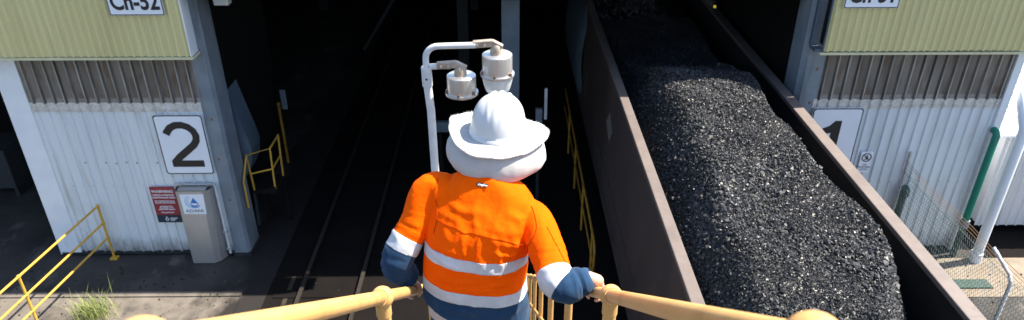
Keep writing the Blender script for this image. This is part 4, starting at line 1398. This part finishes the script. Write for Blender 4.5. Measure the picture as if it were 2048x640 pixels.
bm = bmesh.new()
bm.from_mesh(me)
bm.verts.ensure_lookup_table()
lay = bm.verts.layers.float.new('fld')
reg = bm.verts.layers.int.new('reg')
Vt = P[:, 2] + .055 * (P[:, 0] + .125)
Vt = Vt - np.clip((6.755 - Vt) / .08, 0, 1) * np.clip(-.17 - P[:, 0], 0, 1) * .75
for i, v in enumerate(bm.verts):
    if isL[i]: v[lay], v[reg] = float(tL[i]), 1
    elif isR[i]: v[lay], v[reg] = float(tR[i]), 2
    else: v[lay], v[reg] = float(Vt[i]), 0
CUT = {0: [6.635, 6.765, 6.815, 6.915, 6.963], 1: [.338, .398], 2: [.352, .412]}


def cut(bm, region, val):
    new = []
    for e in list(bm.edges):
        a, b = e.verts
        if a[reg] == region and b[reg] == region:
            fa, fb = a[lay] - val, b[lay] - val
            if fa * fb < 0:
                t_ = fa / (fa - fb)
                ne, nvv = bmesh.utils.edge_split(e, a, t_)
                nvv[lay] = val
                nvv[reg] = region
                new.append(nvv)
    ns = set(new)
    for f in list({f for v in new for f in v.link_faces}):
        vv = [v for v in f.verts if v in ns or (v[reg] == region and abs(v[lay] - val) < 1e-9)]
        if len(vv) == 2:
            try: bmesh.utils.face_split(f, vv[0], vv[1])
            except ValueError: pass


for region, vals in CUT.items():
    for val in vals: cut(bm, region, val)
bm.faces.index_update()
bm.verts.index_update()
cls = {}
for f in bm.faces:
    rs_ = [v[reg] for v in f.verts]
    region = max(set(rs_), key=rs_.count)
    val = np.mean([v[lay] for v in f.verts if v[reg] == region])
    c_ = CUT[region]
    if region == 0:
        k_ = 'cutoff' if val < c_[0] else 'navy' if val < c_[1] else 'tape_low' if val < c_[2] else 'orange' if val < c_[3] else 'tape_high' if val < c_[4] else 'orange'
    else:
        s_ = 'L' if region == 1 else 'R'
        k_ = 'orange' if val < c_[0] else 'tape_' + s_ if val < c_[1] else 'navy_' + s_
        if val > (lenL if region == 1 else lenR) - .012: k_ = 'cutoff'
    cls[f.index] = k_
keys = {}
for f in bm.faces: keys.setdefault(cls[f.index], []).append(f.index)
bmesh.ops.recalc_face_normals(bm, faces=bm.faces)
bm.normal_update()
OP = Vector(OFF[person.name])


def panel(name, ks, m, parent, thick=0.0):
    idx = set(i for k_ in ks for i in keys.get(k_, []))
    vmap, vs, nn, fs = {}, [], [], []
    for f in bm.faces:
        if f.index in idx:
            ff = []
            for v in f.verts:
                if v.index not in vmap:
                    vmap[v.index] = len(vs)
                    vs.append(v.co + v.normal * thick - OP)
                    nn.append(v.normal.copy())
                ff.append(vmap[v.index])
            fs.append(ff)
    me_ = bpy.data.meshes.new(name)
    me_.from_pydata([tuple(v) for v in vs], [], fs)
    me_.polygons.foreach_set('use_smooth', [True] * len(fs))
    me_.normals_split_custom_set_from_vertices([tuple(n_) for n_ in nn])
    me_.materials.append(m)
    o = bpy.data.objects.new(name, me_)
    link(o, parent)
    if True:
        so = o.modifiers.new('solid', 'SOLIDIFY')
        so.thickness = .0025
        so.offset = -1
    return o


shirt = panel('shirt', ['orange'], M['orange'], person)
tag(shirt, 'orange upper part of the work shirt')
for k_ in ('tape_high', 'tape_low', 'tape_L', 'tape_R'): panel('reflective_tape', [k_], M['tape'], shirt, .0012)
panel('lower_shirt', ['navy'], M['navy'], shirt)
panel('cuff', ['navy_L'], M['navy'], shirt)
panel('cuff', ['navy_R'], M['navy'], shirt)
bvh = BVHTree.FromBMesh(bm)
# seams pressed onto the cloth
M['seam'] = cloth('seam_thread', (0.50, 0.05, 0.0), (0.42, 0.04, 0.0))
def seam(pts, r=.0016):
    q = []
    for a_ in spline(pts, 8):
        l_, n_, _, _ = bvh.find_nearest(Vector(a_))
        q.append(l_ + n_.normalized() * .0013)
    MB().tube(q, r, 5).build('seam', M['seam'], shirt)
seam([(-.29, 2.40, 7.10), (-.20, 2.33, 7.098), (-.10, 2.30, 7.088), (0.0, 2.29, 7.065), (.09, 2.30, 7.035)])
seam([(-.105, 2.30, 7.085), (-.118, 2.28, 7.03), (-.122, 2.27, 6.97)])
seam([(-.272, 2.52, 7.215), (-.292, 2.44, 7.16), (-.290, 2.40, 7.09), (-.285, 2.40, 7.03)])
seam([(.105, 2.42, 7.15), (.125, 2.33, 7.10), (.112, 2.30, 7.03), (.10, 2.32, 6.98)])
seam([(.16, 2.33, 7.10), (.20, 2.24, 7.06), (.235, 2.16, 7.02)], .0012)
# collar
cb_ = MB()
seg = 36
vs, fs = [], []
for j, (rr_, z, dy) in enumerate(((.082, 7.205, 0), (.080, 7.235, .006), (.076, 7.262, .014), (.079, 7.262, .014), (.090, 7.232, .004), (.100, 7.200, -.004))):
    for k_ in range(seg):
        a = 2 * math.pi * k_ / seg
        vs.append((-.076 + rr_ * math.cos(a), 2.55 + dy + rr_ * .88 * math.sin(a), z - .008 - .012 * math.sin(a)))
for j in range(5):
    for k_ in range(seg): fs.append((j * seg + k_, j * seg + (k_ + 1) % seg, (j + 1) * seg + (k_ + 1) % seg, (j + 1) * seg + k_))
cb_.add(vs, fs).build('collar', M['orange'], shirt, True)
# maker's tag below the collar
loc, nrm, _, _ = bvh.find_nearest(Vector((-.100, 2.40, 7.265)))
nrm = nrm.normalized()
ux = Vector((.975, -.15, -.10))
ux = (ux - nrm * ux.dot(nrm)).normalized()
uy = nrm.cross(ux)
pc_ = loc + nrm * .002
b = MB()
vs = [pc_ + ux * (i * .0235) + uy * (j * .0065) + nrm * k_ * .0012 for k_ in (-1, 1) for j in (-1, 1) for i in (-1, 1)]
b.add(vs, [(0, 2, 3, 1), (4, 5, 7, 6), (0, 1, 5, 4), (2, 6, 7, 3), (0, 4, 6, 2), (1, 3, 7, 5)])
lt = b.build('neck_tag', M['sign_black'], shirt)
tl = text('lettering', 'KingGee', .0115, M['sign_white'], lt, pc_, bold=.0004, thick=.0004)
tl.rotation_euler = Matrix((ux, uy, nrm)).transposed().to_euler()
tl.location = pc_ + nrm * .0018 + ux * .002 - OP
# belt and clip
b = MB()
rings(b, [(-.12, 2.402, 6.645, .209, .144, R(8)), (-.12, 2.402, 6.692, .207, .143, R(8))], n=2, power=2.6)
b.build('belt', M['belt'], person, True)
cp = MB()
c0 = Vector((.075, 2.265, 6.655))
pts = [c0 + Vector((.022 * math.cos(a), -.006, .040 * math.sin(a) - .02)) for a in np.linspace(0, 2 * math.pi, 17)]
cp.tube(pts, .0042, 8, False)
cp.build('belt_clip', M['silver'], person, True)
gv = MB()
limb(gv, [(.085, 2.265, 6.63, .022), (.10, 2.25, 6.58, .030), (.11, 2.245, 6.52, .024)], seg=12)
gv.build('spare_glove', M['flap'], person, True)

# hard hat with canvas sun brim and neck flap
HO = Vector((-.029, 2.670, 7.362))
hx = Matrix.Rotation(R(4), 3, 'Y') @ Matrix.Rotation(R(-5), 3, 'X') @ Matrix.Rotation(R(-10), 3, 'Z')
def hp_(x, y, z): return HO + hx @ Vector((x, y, z))
seg = 96
vs, fs = [], []
prof = [(1.06, -.012), (1.045, .0), (1.0, .006)] + [(math.cos(R(a)) ** .72, math.sin(R(a)) ** .88) for a in range(5, 90, 5)] + [(.02, 1.0)]
for j, (rr_, zz) in enumerate(prof):
    for k_ in range(seg):
        a = 2 * math.pi * k_ / seg
        x, y_ = rr_ * math.cos(a) * .113, rr_ * math.sin(a) * .138
        z = zz * .150 if j > 2 else zz
        if j > 2:
            # three ridges running front to back over the crown
            for xc, wd, hg in ((0, .012, .0075), (-.036, .008, .0065), (.036, .008, .0065)):
                z += hg * math.exp(-((x - xc * (1 - .25 * abs(y_) / .138)) / wd) ** 4) * min(1, max(0, (zz - .25) / .3))
        vs.append(hp_(x, y_, z))
m_ = len(prof)
for j in range(m_ - 1):
    for k_ in range(seg): fs.append((j * seg + k_, j * seg + (k_ + 1) % seg, (j + 1) * seg + (k_ + 1) % seg, (j + 1) * seg + k_))
fs.append(tuple((m_ - 1) * seg + k_ for k_ in range(seg)))
hat = MB().add(vs, fs).build('hard_hat', M['hat'], person, True)
hat.data.set_sharp_from_angle(angle=R(70))
for s in (-1, 1):
    MB().ball(hp_(s * .104, -.045, .012), .009, 10, 6, (.5, 1, 1)).build('strap_stud', M['galv'], hat, True)
# brim
seg, nr = 120, 14
def brim_pt(a, f):
    """a: 0 = right, 90 = front, 180 = left, 270 = back"""
    ca_, sa_ = math.cos(a), math.sin(a)
    ro = .203 + .006 * math.cos(2 * a) + .006 * math.sin(3 * a + .4)
    if sa_ < 0: ro += .004 * sa_ * sa_
    rx, ry = .114 + (ro - .114) * f, .139 + (ro + .005 - .139) * f
    side = ca_ * ca_
    z = -.012 + f ** 1.3 * (.010 * side - (.034 if sa_ < 0 else -.012) * (1 - side)) + .005 * f * math.sin(4 * a + 1.0) + .002 * f * math.sin(11 * a)
    if ca_ < 0 and sa_ > 0: z += .020 * f * f * ca_ * ca_
    return rx * ca_, ry * sa_, z
vs, fs = [], []
for j in range(nr + 1):
    for k_ in range(seg):
        a = 2 * math.pi * k_ / seg
        x, y_, z = brim_pt(a, j / nr)
        if j == nr:
            x, y_, z = x * (1 + .006 * noise.noise(Vector((k_ * 1.7, 3, 1)))), y_ * (1 + .006 * noise.noise(Vector((k_ * 1.9, 9, 1)))), z
        vs.append(hp_(x, y_, z))
for j in range(nr):
    for k_ in range(seg): fs.append((j * seg + k_, j * seg + (k_ + 1) % seg, (j + 1) * seg + (k_ + 1) % seg, (j + 1) * seg + k_))
br = MB().add(vs, fs).build('sun_brim', M['flap'], hat, True)
so = br.modifiers.new('solid', 'SOLIDIFY')
so.thickness = .0045
# frayed edge
b = MB()
for k_ in range(420):
    a = 2 * math.pi * rng.random()
    x, y_, z = brim_pt(a, 1.0)
    p0 = hp_(x * .995, y_ * .995, z)
    p1 = hp_(x * (1.0 + rng.uniform(.002, .014)), y_ * (1.0 + rng.uniform(.002, .014)), z + rng.uniform(-.006, .006))
    b.tube([p0, p1], .0007, 3, False)
tag(b.build('frayed_edge', M['flap'], br), kind='stuff')
# neck flap, a bowl of cloth hanging from under the brim round the back and sides
vs, fs = [], []
pf = [(.170, -.014), (.186, -.024), (.198, -.040), (.206, -.060), (.209, -.080), (.208, -.098), (.203, -.112), (.195, -.120), (.186, -.118)]
na = 90
for j, (rr_, z) in enumerate(pf):
    for k_ in range(na + 1):
        a = R(160 + 220 * k_ / na)
        wob = .003 * math.sin(6 * a + j * .35) + .0015 * math.sin(14 * a + j * .5) + .004 * (1 - abs(noise.noise(Vector((a * 3.1, j * .22, 2)))) * 2.4) * min(1, j / 4)
        f = min(1, j / 3)
        e = 1 - .10 * f * max(0, math.sin(a) + .25)
        zz = z * (1 + .20 * max(0, -math.sin(a))) + .004 * math.cos(2 * a)
        vs.append(hp_((rr_ + wob * f) * math.cos(a) * e, (rr_ * .98 + wob * f) * math.sin(a) * e, zz - .008))
m_ = len(pf)
for j in range(m_ - 1):
    for k_ in range(na): fs.append((j * (na + 1) + k_, j * (na + 1) + k_ + 1, (j + 1) * (na + 1) + k_ + 1, (j + 1) * (na + 1) + k_))
fl = MB().add(vs, fs).build('neck_flap', M['flap'], hat, True)
so = fl.modifiers.new('solid', 'SOLIDIFY')
so.thickness = .004
bm.free()
